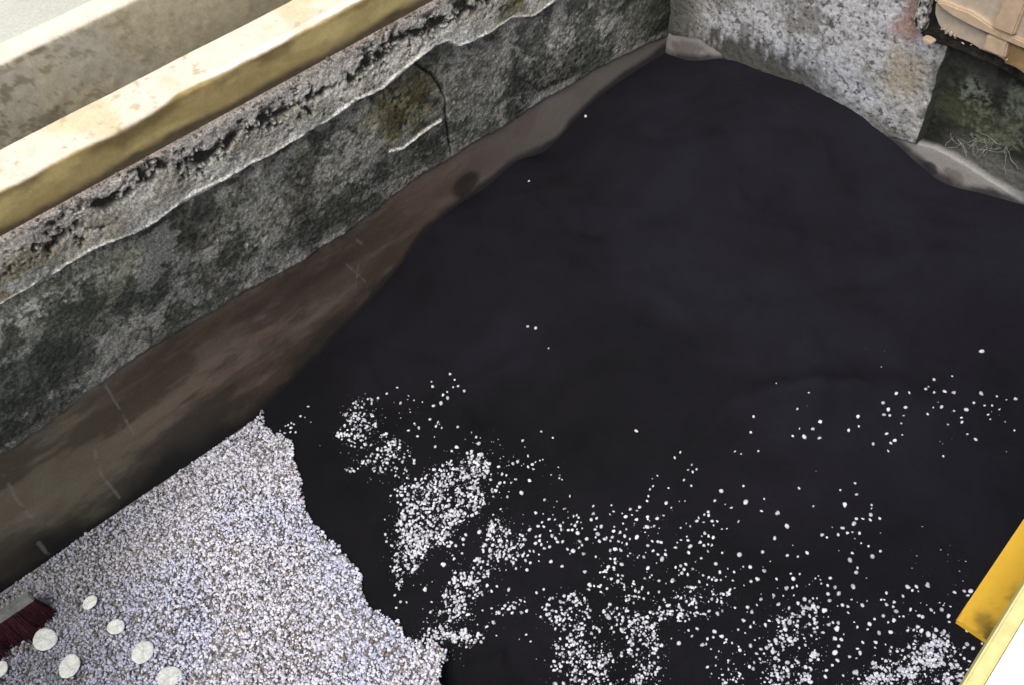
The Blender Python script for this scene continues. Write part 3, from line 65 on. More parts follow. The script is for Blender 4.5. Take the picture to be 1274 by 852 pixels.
CLUSTERS = [([(-1.541, 0.4597), (-1.5673, 0.5357), (-1.5567, 0.571), (-1.5176, 0.6159), (-1.458, 0.5785), (-1.4551, 0.5073), (-1.4791, 0.4799), (-1.522, 0.4666)], 120, (0.0027, 0.0055)), ([(-1.405, 0.4259), (-1.4352, 0.4835), (-1.4326, 0.5357), (-1.3985, 0.5779), (-1.3681, 0.5387), (-1.3106, 0.5219), (-1.3497, 0.4736)], 86, (0.0028, 0.0056)), ([(-1.4204, 0.5513), (-1.3431, 0.5887), (-1.2812, 0.5679), (-1.2974, 0.5198), (-1.3491, 0.5028)], 25, (0.0024, 0.0053)), ([(-1.2796, 0.5056), (-1.2847, 0.5461), (-1.2041, 0.6175), (-1.2027, 0.6614), (-1.1554, 0.6882), (-1.0985, 0.6564), (-1.0415, 0.5955), (-1.0474, 0.5581), (-1.0675, 0.5187), (-1.0414, 0.4602), (-1.0553, 0.4094), (-1.0573, 0.361), (-1.0723, 0.312), (-1.1347, 0.3505), (-1.2059, 0.4125), (-1.2161, 0.4828), (-1.2581, 0.4888)], 598, (0.0027, 0.0058)), ([(-1.237, 0.4858), (-1.1818, 0.5978), (-1.0846, 0.6176), (-1.0439, 0.4848), (-1.1105, 0.371)], 172, (0.0027, 0.0056)), ([(-1.0078, 0.5997), (-0.9412, 0.647), (-0.9122, 0.6346), (-0.8952, 0.5766), (-0.9414, 0.5119), (-0.9469, 0.4508), (-0.8836, 0.434), (-0.8983, 0.3627), (-0.9348, 0.3487), (-0.9787, 0.3735), (-0.9891, 0.4371), (-0.9799, 0.4979), (-0.9805, 0.5692)], 287, (0.0027, 0.0056)), ([(-0.9356, 0.2949), (-0.9273, 0.3418), (-0.8785, 0.3815), (-0.8161, 0.418), (-0.8465, 0.3492), (-0.8576, 0.3033), (-0.8982, 0.2756)], 138, (0.0027, 0.0055)), ([(-0.8373, 0.4836), (-0.7858, 0.5325), (-0.7758, 0.5235), (-0.8258, 0.4734)], 13, (0.0024, 0.0042)), ([(-0.7526, 0.5708), (-0.7443, 0.6039), (-0.7031, 0.6331), (-0.6642, 0.65), (-0.6244, 0.6249), (-0.656, 0.5617), (-0.7006, 0.5363)], 86, (0.0026, 0.0051)), ([(-0.6874, 0.524), (-0.6551, 0.5743), (-0.6189, 0.593), (-0.5582, 0.5871), (-0.5101, 0.5537), (-0.5479, 0.5121), (-0.6133, 0.4821), (-0.6629, 0.496)], 172, (0.0025, 0.0052)), ([(-0.6602, 0.646), (-0.6447, 0.6983), (-0.5888, 0.6966), (-0.5335, 0.7205), (-0.5025, 0.6759), (-0.5187, 0.6271), (-0.5635, 0.6185), (-0.5832, 0.6512), (-0.6214, 0.6353)], 103, (0.0025, 0.0052)), ([(-0.5187, 0.6271), (-0.5184, 0.6838), (-0.4484, 0.6217), (-0.481, 0.591), (-0.5048, 0.6011)], 63, (0.0025, 0.0051)), ([(-0.6244, 0.7053), (-0.5525, 0.7397), (-0.5306, 0.7834), (-0.5495, 0.8163), (-0.5191, 0.8633), (-0.4685, 0.8952), (-0.4559, 0.8635), (-0.4785, 0.7955), (-0.501, 0.7137), (-0.5542, 0.6884)], 114, (0.0025, 0.0051)), ([(-0.7171, 0.6871), (-0.6578, 0.7655), (-0.5559, 0.8229), (-0.6172, 0.6982)], 28, (0.0022, 0.0045)), ([(-0.8858, 0.7363), (-0.6883, 0.9039), (-0.537, 0.9364), (-0.5414, 0.8343), (-0.7867, 0.6986), (-0.8738, 0.6415)], 46, (0.0018, 0.0037)), ([(-0.3425, 0.911), (-0.3264, 0.9451), (-0.2938, 0.9353), (-0.2918, 0.902), (-0.3137, 0.8844)], 46, (0.0025, 0.0051)), ([(-0.3166, 0.961), (-0.2921, 1.0011), (-0.2454, 0.9725), (-0.2468, 0.9342), (-0.2764, 0.929)], 34, (0.0025, 0.0051)), ([(-0.3319, 0.8591), (-0.3065, 0.9101), (-0.296, 0.8721), (-0.3202, 0.846)], 18, (0.0025, 0.0047)), ([(-0.2743, 0.8216), (-0.2667, 0.865), (-0.228, 0.8813), (-0.1964, 0.8511), (-0.2534, 0.7907)], 57, (0.0025, 0.0052)), ([(-0.2594, 0.9093), (-0.2356, 0.921), (-0.2195, 0.8982), (-0.2371, 0.8836)], 16, (0.0025, 0.0043)), ([(-0.4038, 0.7692), (-0.3027, 0.8398), (-0.2558, 0.7881), (-0.3549, 0.6914)], 40, (0.0016, 0.0036)), ([(-0.1218, 0.9317), (-0.1173, 0.9776), (-0.0819, 0.999), (-0.0698, 0.9786)], 63, (0.0023, 0.0047)), ([(-0.0961, 1.0039), (-0.1016, 1.05), (-0.0747, 1.0923), (-0.0419, 1.0875), (-0.0273, 1.0545), (-0.035, 1.014), (-0.0767, 0.9721)], 195, (0.0023, 0.0053)), ([(-0.0917, 1.089), (-0.0592, 1.109), (-0.0288, 1.0872), (-0.0033, 1.0978), (0.0287, 1.0666), (-0.0329, 1.0111), (-0.0598, 1.06)], 74, (0.0021, 0.0051)), ([(-0.1353, 0.9994), (-0.116, 1.0558), (-0.0969, 1.0954), (-0.0974, 1.0444), (-0.1025, 0.9856)], 28, (0.0021, 0.0044)), ([(-0.5371, 0.9918), (-0.1861, 1.3295), (-0.0486, 1.1559), (-0.4148, 0.807)], 28, (0.0013, 0.0024)), ([(-0.7711, 1.3548), (-0.3814, 1.7307), (-0.2135, 1.5334), (-0.6392, 1.0439)], 9, (0.0011, 0.0019)), ([(-1.5584, 0.6662), (-1.1714, 0.7662), (-0.9413, 0.7884), (-1.1554, 0.6939), (-1.4906, 0.5789)], 20, (0.0012, 0.0028)), ([(-1.1386, 0.7372), (-0.971, 0.8162), (-0.8564, 0.7646), (-1.0107, 0.5966)], 23, (0.0015, 0.0031)), ([(-0.6112, 0.454), (-0.4346, 0.6202), (-0.3998, 0.5338), (-0.5265, 0.4015)], 184, (0.0025, 0.0053)), ([(-0.2558, 0.7881), (0.0343, 1.0719), (0.0788, 0.9893), (-0.1793, 0.7523)], 299, (0.0023, 0.0052))]
GPOLY = [(-1.8149, 0.3588), (-1.7654, 0.345), (-1.7215, 0.3427), (-1.7063, 0.3669), (-1.6569, 0.3632), (-1.6102, 0.3497), (-1.5401, 0.3204), (-1.4737, 0.2904), (-1.4068, 0.2676), (-1.3534, 0.2719), (-1.3033, 0.2804), (-1.2551, 0.2842), (-1.204, 0.2852), (-1.1493, 0.2646), (-1.0914, 0.2465), (-1.0529, 0.2598), (-1.01, 0.272), (-0.9527, 0.2726), (-0.9115, 0.2873), (-0.8949, 0.3208), (-0.8711, 0.3227), (-0.8569, 0.2959), (-0.8479, 0.276), (-0.8074, 0.2618), (-0.7545, 0.2399), (-0.75, -1.2), (-1.797, -1.2)]
DISCS = [[-1.6029, -0.3023, 0.022, 'smallest chalky disc, the one highest up the gravel', -0.032, -0.237, 0.9005], [-1.4953, -0.2811, 0.0229, 'chalky disc right of the smallest one, partly sunk in gravel', -0.0323, -0.0398, 0.8763], [-1.5902, -0.436, 0.0328, 'chalky disc nearest the broom bristles', -0.1477, 0.0596, 0.873], [-1.482, -0.4187, 0.0318, 'grey stained chalky disc below the broom', -0.1166, 0.0606, 0.8982], [-1.3848, -0.2596, 0.03, 'chalky disc with a lumpy edge between two others', -0.1827, 0.0068, 0.8603], [-1.2815, -0.2393, 0.0307, 'brightest chalky disc, furthest right at the bottom', 0.1427, 0.177, 0.8944], [-1.5959, -0.5567, 0.0215, 'chalky disc cut off by the left edge of the photo', 0.1733, -0.2102, 0.8956]]
BROOM_A = [-1.7062, -0.4003, 0.075]
BROOM_D = [0.0215, 0.9998, 0.0]
BROOM_OUT = [0.4791, -0.0103, -0.8777]
TUB = {'grime': [(-0.9814, 1.0496), (-0.9742, 0.9786), (-0.98, 0.9252), (-0.983, 0.8827), (-0.966, 0.8654), (-0.9331, 0.8631), (-0.8909, 0.8727), (-0.8476, 0.8762), (-0.8003, 0.8777), (-0.7528, 0.8819), (-0.7153, 0.8768), (-0.6576, 0.8761), (-0.4414, 0.8684), (-0.6094, 1.243)], 'lower': [(-0.9468, 0.9823), (-0.9104, 0.9775), (-0.8541, 0.9695), (-0.8104, 0.9647), (-0.7437, 0.9675), (-0.6615, 0.9706), (-0.6356, 0.9053), (-0.693, 0.9191), (-0.7652, 0.9258), (-0.8018, 0.9227), (-0.8392, 0.9262), (-0.8708, 0.9239), (-0.9004, 0.9205), (-0.922, 0.9324), (-0.9402, 0.9548)], 'lower2': [(-0.7531, 0.9708), (-0.6216, 0.9717), (-0.5967, 0.9106), (-0.6665, 0.9126), (-0.7164, 0.9217), (-0.7422, 0.9193)], 'upper': [(-0.9652, 1.0794), (-0.949, 0.9885), (-0.8891, 0.9904), (-0.8368, 0.9916), (-0.7926, 0.9894), (-0.754, 0.9891), (-0.797, 1.1408)], 'flange': [(-0.9409, 0.9959), (-0.9158, 1.0053), (-0.8863, 1.0062), (-0.856, 1.0097), (-0.8278, 1.0062), (-0.7944, 0.9989), (-0.7599, 0.9987), (-0.7131, 1.0008), (-0.6058, 1.0009), (-0.5972, 0.98), (-0.7062, 0.983), (-0.7533, 0.9807), (-0.8038, 0.9793), (-0.8452, 0.9786), (-0.8887, 0.9815), (-0.9184, 0.987)], 'rib': [(-0.7899, 1.1521), (-0.7882, 1.0749), (-0.7914, 1.0013), (-0.7382, 1.0041), (-0.7387, 1.0776), (-0.738, 1.163)], 'ribr': [(-0.7393, 0.9942), (-0.7446, 1.06), (-0.7438, 1.1465), (-0.5531, 1.1569), (-0.5028, 1.0053), (-0.7145, 0.9917)], 'block': [(-0.7998, 0.976), (-0.7459, 0.9791), (-0.7408, 0.9381), (-0.7961, 0.9363)], 'metal': [(-0.9782, 1.0478), (-0.9809, 0.9787), (-0.9806, 0.9258), (-0.9718, 0.912), (-0.9511, 0.9038), (-0.9501, 0.9225), (-0.9556, 0.9687), (-0.957, 1.0487)], 'chip': [(-0.9493, 0.8889), (-0.9369, 0.8928), (-0.9182, 0.8907), (-0.9202, 0.8827), (-0.9371, 0.8789)]}
TUB_BITS = [(-0.9071, 0.9324, 0.006), (-0.8951, 0.9293, 0.007), (-0.8844, 0.9301, 0.008), (-0.8725, 0.927, 0.006), (-0.7385, 0.9305, 0.004), (-0.8066, 0.9288, 0.003), (-0.8488, 0.921, 0.004), (-0.8291, 0.9264, 0.003)]
YB = [[-0.0442, 0.6112, 1.52], [-0.0292, 0.4796, 1.52], [-0.0021, 0.4807, 1.52]]
YB_W = 0.13
YB_D = 0.0244
WB = [[-0.0059, 0.4638, 1.66], [0.0072, 0.3643, 1.66], [0.0362, 0.3964, 1.66]]
WB_RIM = 0.0118
# ---------------------------------------------------------------- noise
_tab = np.random.RandomState(5).rand(256, 256).astype(np.float32)
def vn(u, v, f, s=0):
    x = u*f + s*17.31; y = v*f + s*7.77
    xi = np.floor(x).astype(np.int64); yi = np.floor(y).astype(np.int64)
    fx = x-xi; fy = y-yi; fx = fx*fx*(3-2*fx); fy = fy*fy*(3-2*fy)
    a = _tab[xi % 256, yi % 256]; b = _tab[(xi+1) % 256, yi % 256]
    c = _tab[xi % 256, (yi+1) % 256]; d = _tab[(xi+1) % 256, (yi+1) % 256]
    return (a*(1-fx)+b*fx)*(1-fy) + (c*(1-fx)+d*fx)*fy
def fbm(u, v, f, s=0, o=4, g=0.5):
    t = 0; a = 1.0; n = 0
    for k in range(o):
        c_, s_ = math.cos(.6+1.1*k), math.sin(.6+1.1*k)
        t = t + a*vn(u*c_-v*s_, u*s_+v*c_, f*2.03**k, s+k*3); n += a; a *= g
    return t/n
def ss(x, a, b):
    t = np.clip((x-a)/(b-a), 0, 1); return t*t*(3-2*t)
def ell(u, v, cu, cv, ru, rv, rot=0.0, s=0):
    c, q = math.cos(rot), math.sin(rot); du = u-cu; dv = v-cv
    r = np.sqrt(((du*c+dv*q)/ru)**2 + ((-du*q+dv*c)/rv)**2)
    return 1-ss(r + 0.9*(fbm(u, v, 14, s+40, 4)-0.5), 0.55, 1.15)
def seg(u, v, pts):
    d = np.full(np.shape(u), 9.0)
    for (a, b), (c, e) in zip(pts[:-1], pts[1:]):
        L = (c-a)**2+(e-b)**2+1e-12
        t = np.clip(((u-a)*(c-a)+(v-b)*(e-b))/L, 0, 1)
        d = np.minimum(d, np.hypot(u-a-t*(c-a), v-b-t*(e-b)))
    return d
def C3(*c): return np.array(c, dtype=float)
def mix(col, c, m): return col*(1-m[..., None]) + np.asarray(c)*m[..., None]

# ---------------------------------------------------------------- heap of black powder: height above the tank floor
def tps(r2):
    return r2*np.log(r2+1e-9)
_P = np.array(HEAP_PTS, dtype=float)
def _solve():
    n = len(_P); d2 = ((_P[:, None, :2]-_P[None, :, :2])**2).sum(-1); K = tps(d2)+np.eye(n)*1e-4
    Q = np.column_stack([np.ones(n), _P[:, :2]]); A = np.block([[K, Q], [Q.T, np.zeros((3, 3))]])
    return np.linalg.solve(A, np.concatenate([_P[:, 2], np.zeros(3)]))
_W = _solve()
def heap(x, y, detail=True):
    x = np.asarray(x, dtype=float); y = np.asarray(y, dtype=float); z = _W[-3]+_W[-2]*x+_W[-1]*y
    for k in range(len(_P)): z = z+_W[k]*tps((x-_P[k, 0])**2+(y-_P[k, 1])**2)
    z = np.clip(z, -.05, .75)
    if detail:
        wm = ss(np.minimum(x-XW, YW-y), .0, .16)
        am = ss(z, .0, .05)*(.12+.88*wm)
        z = z+am*(.065*(fbm(x, y, 3.2, 501, 3)-.5)+.030*(fbm(x, y, 8, 502, 3)-.5)+.0015*(fbm(x, y, 45, 503, 2)-.5))
        for (a, b, amp, r) in DENTS: z = z+amp*np.exp(-((x-a)**2+(y-b)**2)/(r*r))
        for pts, amp, w in RIDGES: z = z+amp*np.exp(-(seg(x, y, pts)/w)**2)
    return z


# ---------------------------------------------------------------- helpers
def tag(o, label=None, cat=None, group=None, kind=None):
    if label: o['label'] = label
    if cat: o['category'] = cat
    if group: o['group'] = group
    if kind: o['kind'] = kind
    return o
def link(o, parent=None):
    COL.objects.link(o)
    if parent: o.parent = parent
    return o
def empty(name, loc=(0, 0, 0)):
    o = bpy.data.objects.new(name, None); o.empty_display_size = .05; o.location = loc; return link(o)
def mesh_np(name, V, F, mat=None, parent=None, col=None, smooth=True, loc=None):
    """V (n,3), F (m,k) with one k, optional per-vertex colour"""
    V = np.asarray(V, dtype=np.float32); F = np.asarray(F, dtype=np.int32); k = F.shape[1]
    me = bpy.data.meshes.new(name)
    me.vertices.add(len(V)); me.vertices.foreach_set('co', V.ravel())
    me.loops.add(F.size); me.loops.foreach_set('vertex_index', F.ravel())
    me.polygons.add(len(F)); me.polygons.foreach_set('loop_start', np.arange(0, F.size, k, dtype=np.int32))
    me.update(calc_edges=True)
    if smooth: me.polygons.foreach_set('use_smooth', np.ones(len(F), dtype=bool))
    if col is not None:
        at = me.color_attributes.new('stain', 'FLOAT_COLOR', 'POINT')
        c4 = np.ones((len(V), 4), dtype=np.float32); cr = col.reshape(-1, col.shape[-1]); c4[:, :cr.shape[1]] = cr
        at.data.foreach_set('color', c4.ravel())
    me.update()
    o = bpy.data.objects.new(name, me)
    if mat: me.materials.append(mat)
    if loc is not None: o.location = loc
    return link(o, parent)
def grid_faces(nu, nv, flip=False):
    i = np.arange(nu*nv).reshape(nu, nv)
    q = np.stack([i[:-1, :-1], i[1:, :-1], i[1:, 1:], i[:-1, 1:]], -1).reshape(-1, 4)
    return q[:, ::-1] if flip else q
def mesh_pd(name, V, F, mat, parent=None, smooth=False, bevel=0, seg_=2):
    me = bpy.data.meshes.new(name); me.from_pydata([tuple(v) for v in V], [], [tuple(f) for f in F]); me.update()
    o = bpy.data.objects.new(name, me); me.materials.append(mat); link(o, parent)
    import bmesh
    bm = bmesh.new(); bm.from_mesh(me); bmesh.ops.recalc_face_normals(bm, faces=bm.faces)
    if bevel: bmesh.ops.bevel(bm, geom=list(bm.edges), offset=bevel, segments=seg_, affect='EDGES', clamp_overlap=True)
    bm.to_mesh(me); bm.free()
    if smooth or bevel:
        for p in me.polygons: p.use_smooth = True
        try: me.set_sharp_from_angle(angle=math.radians(40))
        except Exception: pass
    return o
def box_vf(x0, x1, y0, y1, z0, z1):
    V = [(x, y, z) for x in (x0, x1) for y in (y0, y1) for z in (z0, z1)]
    F = [(0, 1, 3, 2), (4, 6, 7, 5), (0, 4, 5, 1), (2, 3, 7, 6), (0, 2, 6, 4), (1, 5, 7, 3)]
    return V, F
def box(name, a, mat, parent=None, bevel=0):
    V, F = box_vf(*a); return mesh_pd(name, V, F, mat, parent, bevel=bevel)
def prism(name, poly, d, mat, parent=None, bevel=0):
    """poly: 3D points of one face; d: extrusion vector"""
    n = len(poly); P = [Vector(p) for p in poly]; D = Vector(d)
    V = P+[p+D for p in P]
    F = [tuple(range(n)), tuple(range(2*n-1, n-1, -1))]+[(i, (i+1) % n, n+(i+1) % n, n+i) for i in range(n)]
    return mesh_pd(name, V, F, mat, parent, bevel=bevel)

# ---------------------------------------------------------------- materials
def new_mat(name, rough=.85, spec=.3):
    m = bpy.data.materials.new(name); m.use_nodes = True
    b = m.node_tree.nodes['Principled BSDF']; b.inputs['Roughness'].default_value = rough
    b.inputs['Specular IOR Level'].default_value = spec
    return m, m.node_tree, b
def noise(nt, sc_, det=6, rough=.6, vec=None, dist=0):
    n = nt.nodes.new('ShaderNodeTexNoise'); n.inputs['Scale'].default_value = sc_
    n.inputs['Detail'].default_value = det; n.inputs['Roughness'].default_value = rough
    n.inputs['Distortion'].default_value = dist
    if vec is None:
        tc = nt.nodes.get('TC') or nt.nodes.new('ShaderNodeTexCoord'); tc.name = 'TC'; vec = tc.outputs['Object']
    nt.links.new(vec, n.inputs['Vector']); return n.outputs['Fac']
def ramp(nt, fac, stops):
    r = nt.nodes.new('ShaderNodeValToRGB'); e = r.color_ramp.elements
    while len(e) < len(stops): e.new(.5)
    for i, (p, c) in enumerate(stops):
        e[i].position = p; e[i].color = (c, c, c, 1) if isinstance(c, (int, float)) else tuple(c)+(1,)
    nt.links.new(fac, r.inputs[0]); return r.outputs[0]
def mixc(nt, mode, fac, a, b):
    n = nt.nodes.new('ShaderNodeMix'); n.data_type = 'RGBA'; n.blend_type = mode
    for sock, v in ((n.inputs[0], fac), (n.inputs[6], a), (n.inputs[7], b)):
        if hasattr(v, 'links'): nt.links.new(v, sock)
        elif isinstance(v, tuple): sock.default_value = v+(1,) if len(v) == 3 else v
        else: sock.default_value = v
    return n.outputs[2]
def bump(nt, b, h, strength=.5, dist=.004):
    n = nt.nodes.new('ShaderNodeBump'); n.inputs['Strength'].default_value = strength; n.inputs['Distance'].default_value = dist
    nt.links.new(h, n.inputs['Height']); nt.links.new(n.outputs[0], b.inputs['Normal'])
def stained(name, lo=.62, hi=1.3, f1=110, f2=330, bs=.5, bd=.003, rough=.9, spec=.25):
    """surface whose stains are a vertex attribute, with finer grain from noise nodes"""
    m, nt, b = new_mat(name, rough, spec)
    a = nt.nodes.new('ShaderNodeVertexColor'); a.layer_name = 'stain'
    n1 = noise(nt, f1, 6, .7); n2 = noise(nt, f2, 3, .6)
    c = mixc(nt, 'MULTIPLY', a.outputs['Alpha'], a.outputs[0], ramp(nt, n1, [(.36, lo), (.66, hi)]))
    c = mixc(nt, 'MULTIPLY', a.outputs['Alpha'], c, ramp(nt, n2, [(.36, lo+.1), (.64, hi-.05)]))
    nt.links.new(c, b.inputs['Base Color'])
    h = mixc(nt, 'MIX', .4, n1, n2); bump(nt, b, h, bs, bd)
    return m
M_wall = stained('rough_render', lo=.50, hi=1.5, f1=170, f2=420, bs=.6, bd=.0025)
M_smooth = stained('painted_concrete', lo=.88, hi=1.1, f1=40, f2=160, bs=.25, bd=.002)
def two_tone(name, c0, c1, f=8, rough=.6, spec=.4, bs=.15, bd=.001, f2=90, det=6):
    m, nt, b = new_mat(name, rough, spec)
    n1 = noise(nt, f, det, .65); n2 = noise(nt, f2, 4, .6)
    c = mixc(nt, 'MIX', ramp(nt, n1, [(.38, 0.), (.64, 1.)]), tuple(c0), tuple(c1))
    c = mixc(nt, 'MULTIPLY', 1.0, c, ramp(nt, n2, [(.3, .85), (.7, 1.1)]))
    nt.links.new(c, b.inputs['Base Color']); bump(nt, b, n2, bs, bd); return m
M_concrete = two_tone('plain_concrete', (.30, .29, .26), (.42, .40, .36), 3, .9, .25, .4, .004)
M_ground = two_tone('yard_concrete', (.50, .50, .44), (.58, .57, .50), 1.2, .9, .2, .2, .003)

# powder
M_powder, nt, b = new_mat('black_powder', 1.0, .08)
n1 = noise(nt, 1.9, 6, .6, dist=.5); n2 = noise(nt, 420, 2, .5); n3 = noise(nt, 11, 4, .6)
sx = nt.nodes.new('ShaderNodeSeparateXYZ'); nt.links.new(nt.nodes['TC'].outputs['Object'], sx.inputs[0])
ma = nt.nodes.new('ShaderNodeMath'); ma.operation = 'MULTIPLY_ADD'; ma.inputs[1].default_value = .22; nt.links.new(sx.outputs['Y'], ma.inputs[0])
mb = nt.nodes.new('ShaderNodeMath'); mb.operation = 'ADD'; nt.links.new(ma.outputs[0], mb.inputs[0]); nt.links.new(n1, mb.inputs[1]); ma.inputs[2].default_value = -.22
c = mixc(nt, 'MIX', ramp(nt, mb.outputs[0], [(.36, 0.), (.70, 1.)]), (.0080, .0077, .0092), (.0142, .0132, .0192))  # far part lighter and bluer: the heap's purple sheen painted into the colour
c = mixc(nt, 'MULTIPLY', 1.0, c, ramp(nt, n3, [(.3, .9), (.7, 1.1)]))
c = mixc(nt, 'MULTIPLY', 1.0, c, ramp(nt, n2, [(.3, .85), (.7, 1.15)]))
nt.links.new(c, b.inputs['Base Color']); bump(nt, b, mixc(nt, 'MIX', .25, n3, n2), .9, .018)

# pebbles: colour from the attribute (gravel) or from the object's own random value
M_gravel, nt, b = new_mat('gravel_stone', .6, .35)
a = nt.nodes.new('ShaderNodeVertexColor'); a.layer_name = 'stain'
c = mixc(nt, 'MULTIPLY', 1.0, a.outputs[0], ramp(nt, noise(nt, 260, 3), [(.3, .85), (.7, 1.08)]))
nt.links.new(c, b.inputs['Base Color'])
M_peb, nt, b = new_mat('white_stone', .55, .35)
oi = nt.nodes.new('ShaderNodeObjectInfo')
c = mixc(nt, 'MIX', oi.outputs['Random'], (.42, .42, .47), (.82, .82, .87))
c = mixc(nt, 'MULTIPLY', 1.0, c, ramp(nt, noise(nt, 180, 3), [(.3, .85), (.7, 1.08)]))
nt.links.new(c, b.inputs['Base Color'])
M_disc = two_tone('chalky_stone', (.54, .56, .54), (.72, .73, .71), 55, .7, .3, .5, .003, 220)
M_bed = two_tone('gravel_bed', (.16, .15, .14), (.42, .40, .39), 90, .95, .2, .8, .01, 260)
M_tan = two_tone('tan_plastic', (.44, .325, .22), (.52, .40, .285), 6, .45, .45, .08, .001, 60)
M_tan2 = two_tone('tan_plastic_greyed', (.40, .33, .255), (.46, .385, .30), 6, .5, .4, .08, .001, 60)
M_ochre = two_tone('ochre_plastic', (.20, .125, .055), (.31, .21, .11), 20, .6, .35, .2, .001, 90)
M_grime = two_tone('black_grime', (.010, .010, .008), (.055, .045, .033), 38, .85, .3, 1.0, .008, 200)
M_metal = two_tone('worn_metal_edge', (.018, .017, .017), (.80, .79, .76), 70, .28, .8, .8, .004, 260, 1)
M_yellow, nt, b = new_mat('yellow_paint', .5, .3)
n1 = noise(nt, 9, 6, .7); n2 = noise(nt, 160, 3)
a = nt.nodes.new('ShaderNodeVertexColor'); a.layer_name = 'stain'
c = mixc(nt, 'MIX', a.outputs[0], (.84, .50, .045), (.10, .075, .02))
c = mixc(nt, 'MULTIPLY', 1.0, c, ramp(nt, n1, [(.3, .9), (.7, 1.08)])); nt.links.new(c, b.inputs['Base Color'])
bump(nt, b, n2, .15, .0008)
M_rim = two_tone('sun_caught_yellow', (.80, .70, .30), (.82, .74, .38), 6, .5, .4, .05, .0005)  # paler yellow paints in the sun caught by the edge
M_white = two_tone('blown_out_white', (.87, .87, .86), (.9, .9, .89), 4, .5, .4, .05, .0005)  # white stands for blown-out sunlight on a yellow top
M_bristle, nt, b = new_mat('maroon_bristle', .6, .3)
c = mixc(nt, 'MIX', ramp(nt, noise(nt, 30), [(.35, 0.), (.65, 1.)]), (.020, .004, .007), (.055, .007, .014)); nt.links.new(c, b.inputs['Base Color'])
M_broomhead = two_tone('grey_broom_head', (.13, .13, .125), (.2, .2, .19), 30, .6, .4, .2, .001)
M_handle = two_tone('pale_broom_handle', (.4, .34, .26), (.5, .43, .33), 20, .6, .4, .2, .001)
M_metal.node_tree.nodes['Principled BSDF'].inputs['Metallic'].default_value = .35
M_flake = two_tone('peeling_flake', (.20, .16, .12), (.58, .50, .41), 90, .8, .3, .5, .002, 200)
M_root = two_tone('pale_root', (.16, .16, .13), (.42, .41, .36), 70)
M_lime = two_tone('lime_crust', (.60, .58, .52), (.80, .77, .70), 60, .85, .2, .6, .003, 200)

# ================================================================ ground
g = 40
ground = mesh_pd('ground', [(-g, -g, -.14), (g, -g, -.14), (g, g, -.14), (-g, g, -.14)], [(0, 1, 2, 3)], M_ground)
tag(ground, kind='structure')

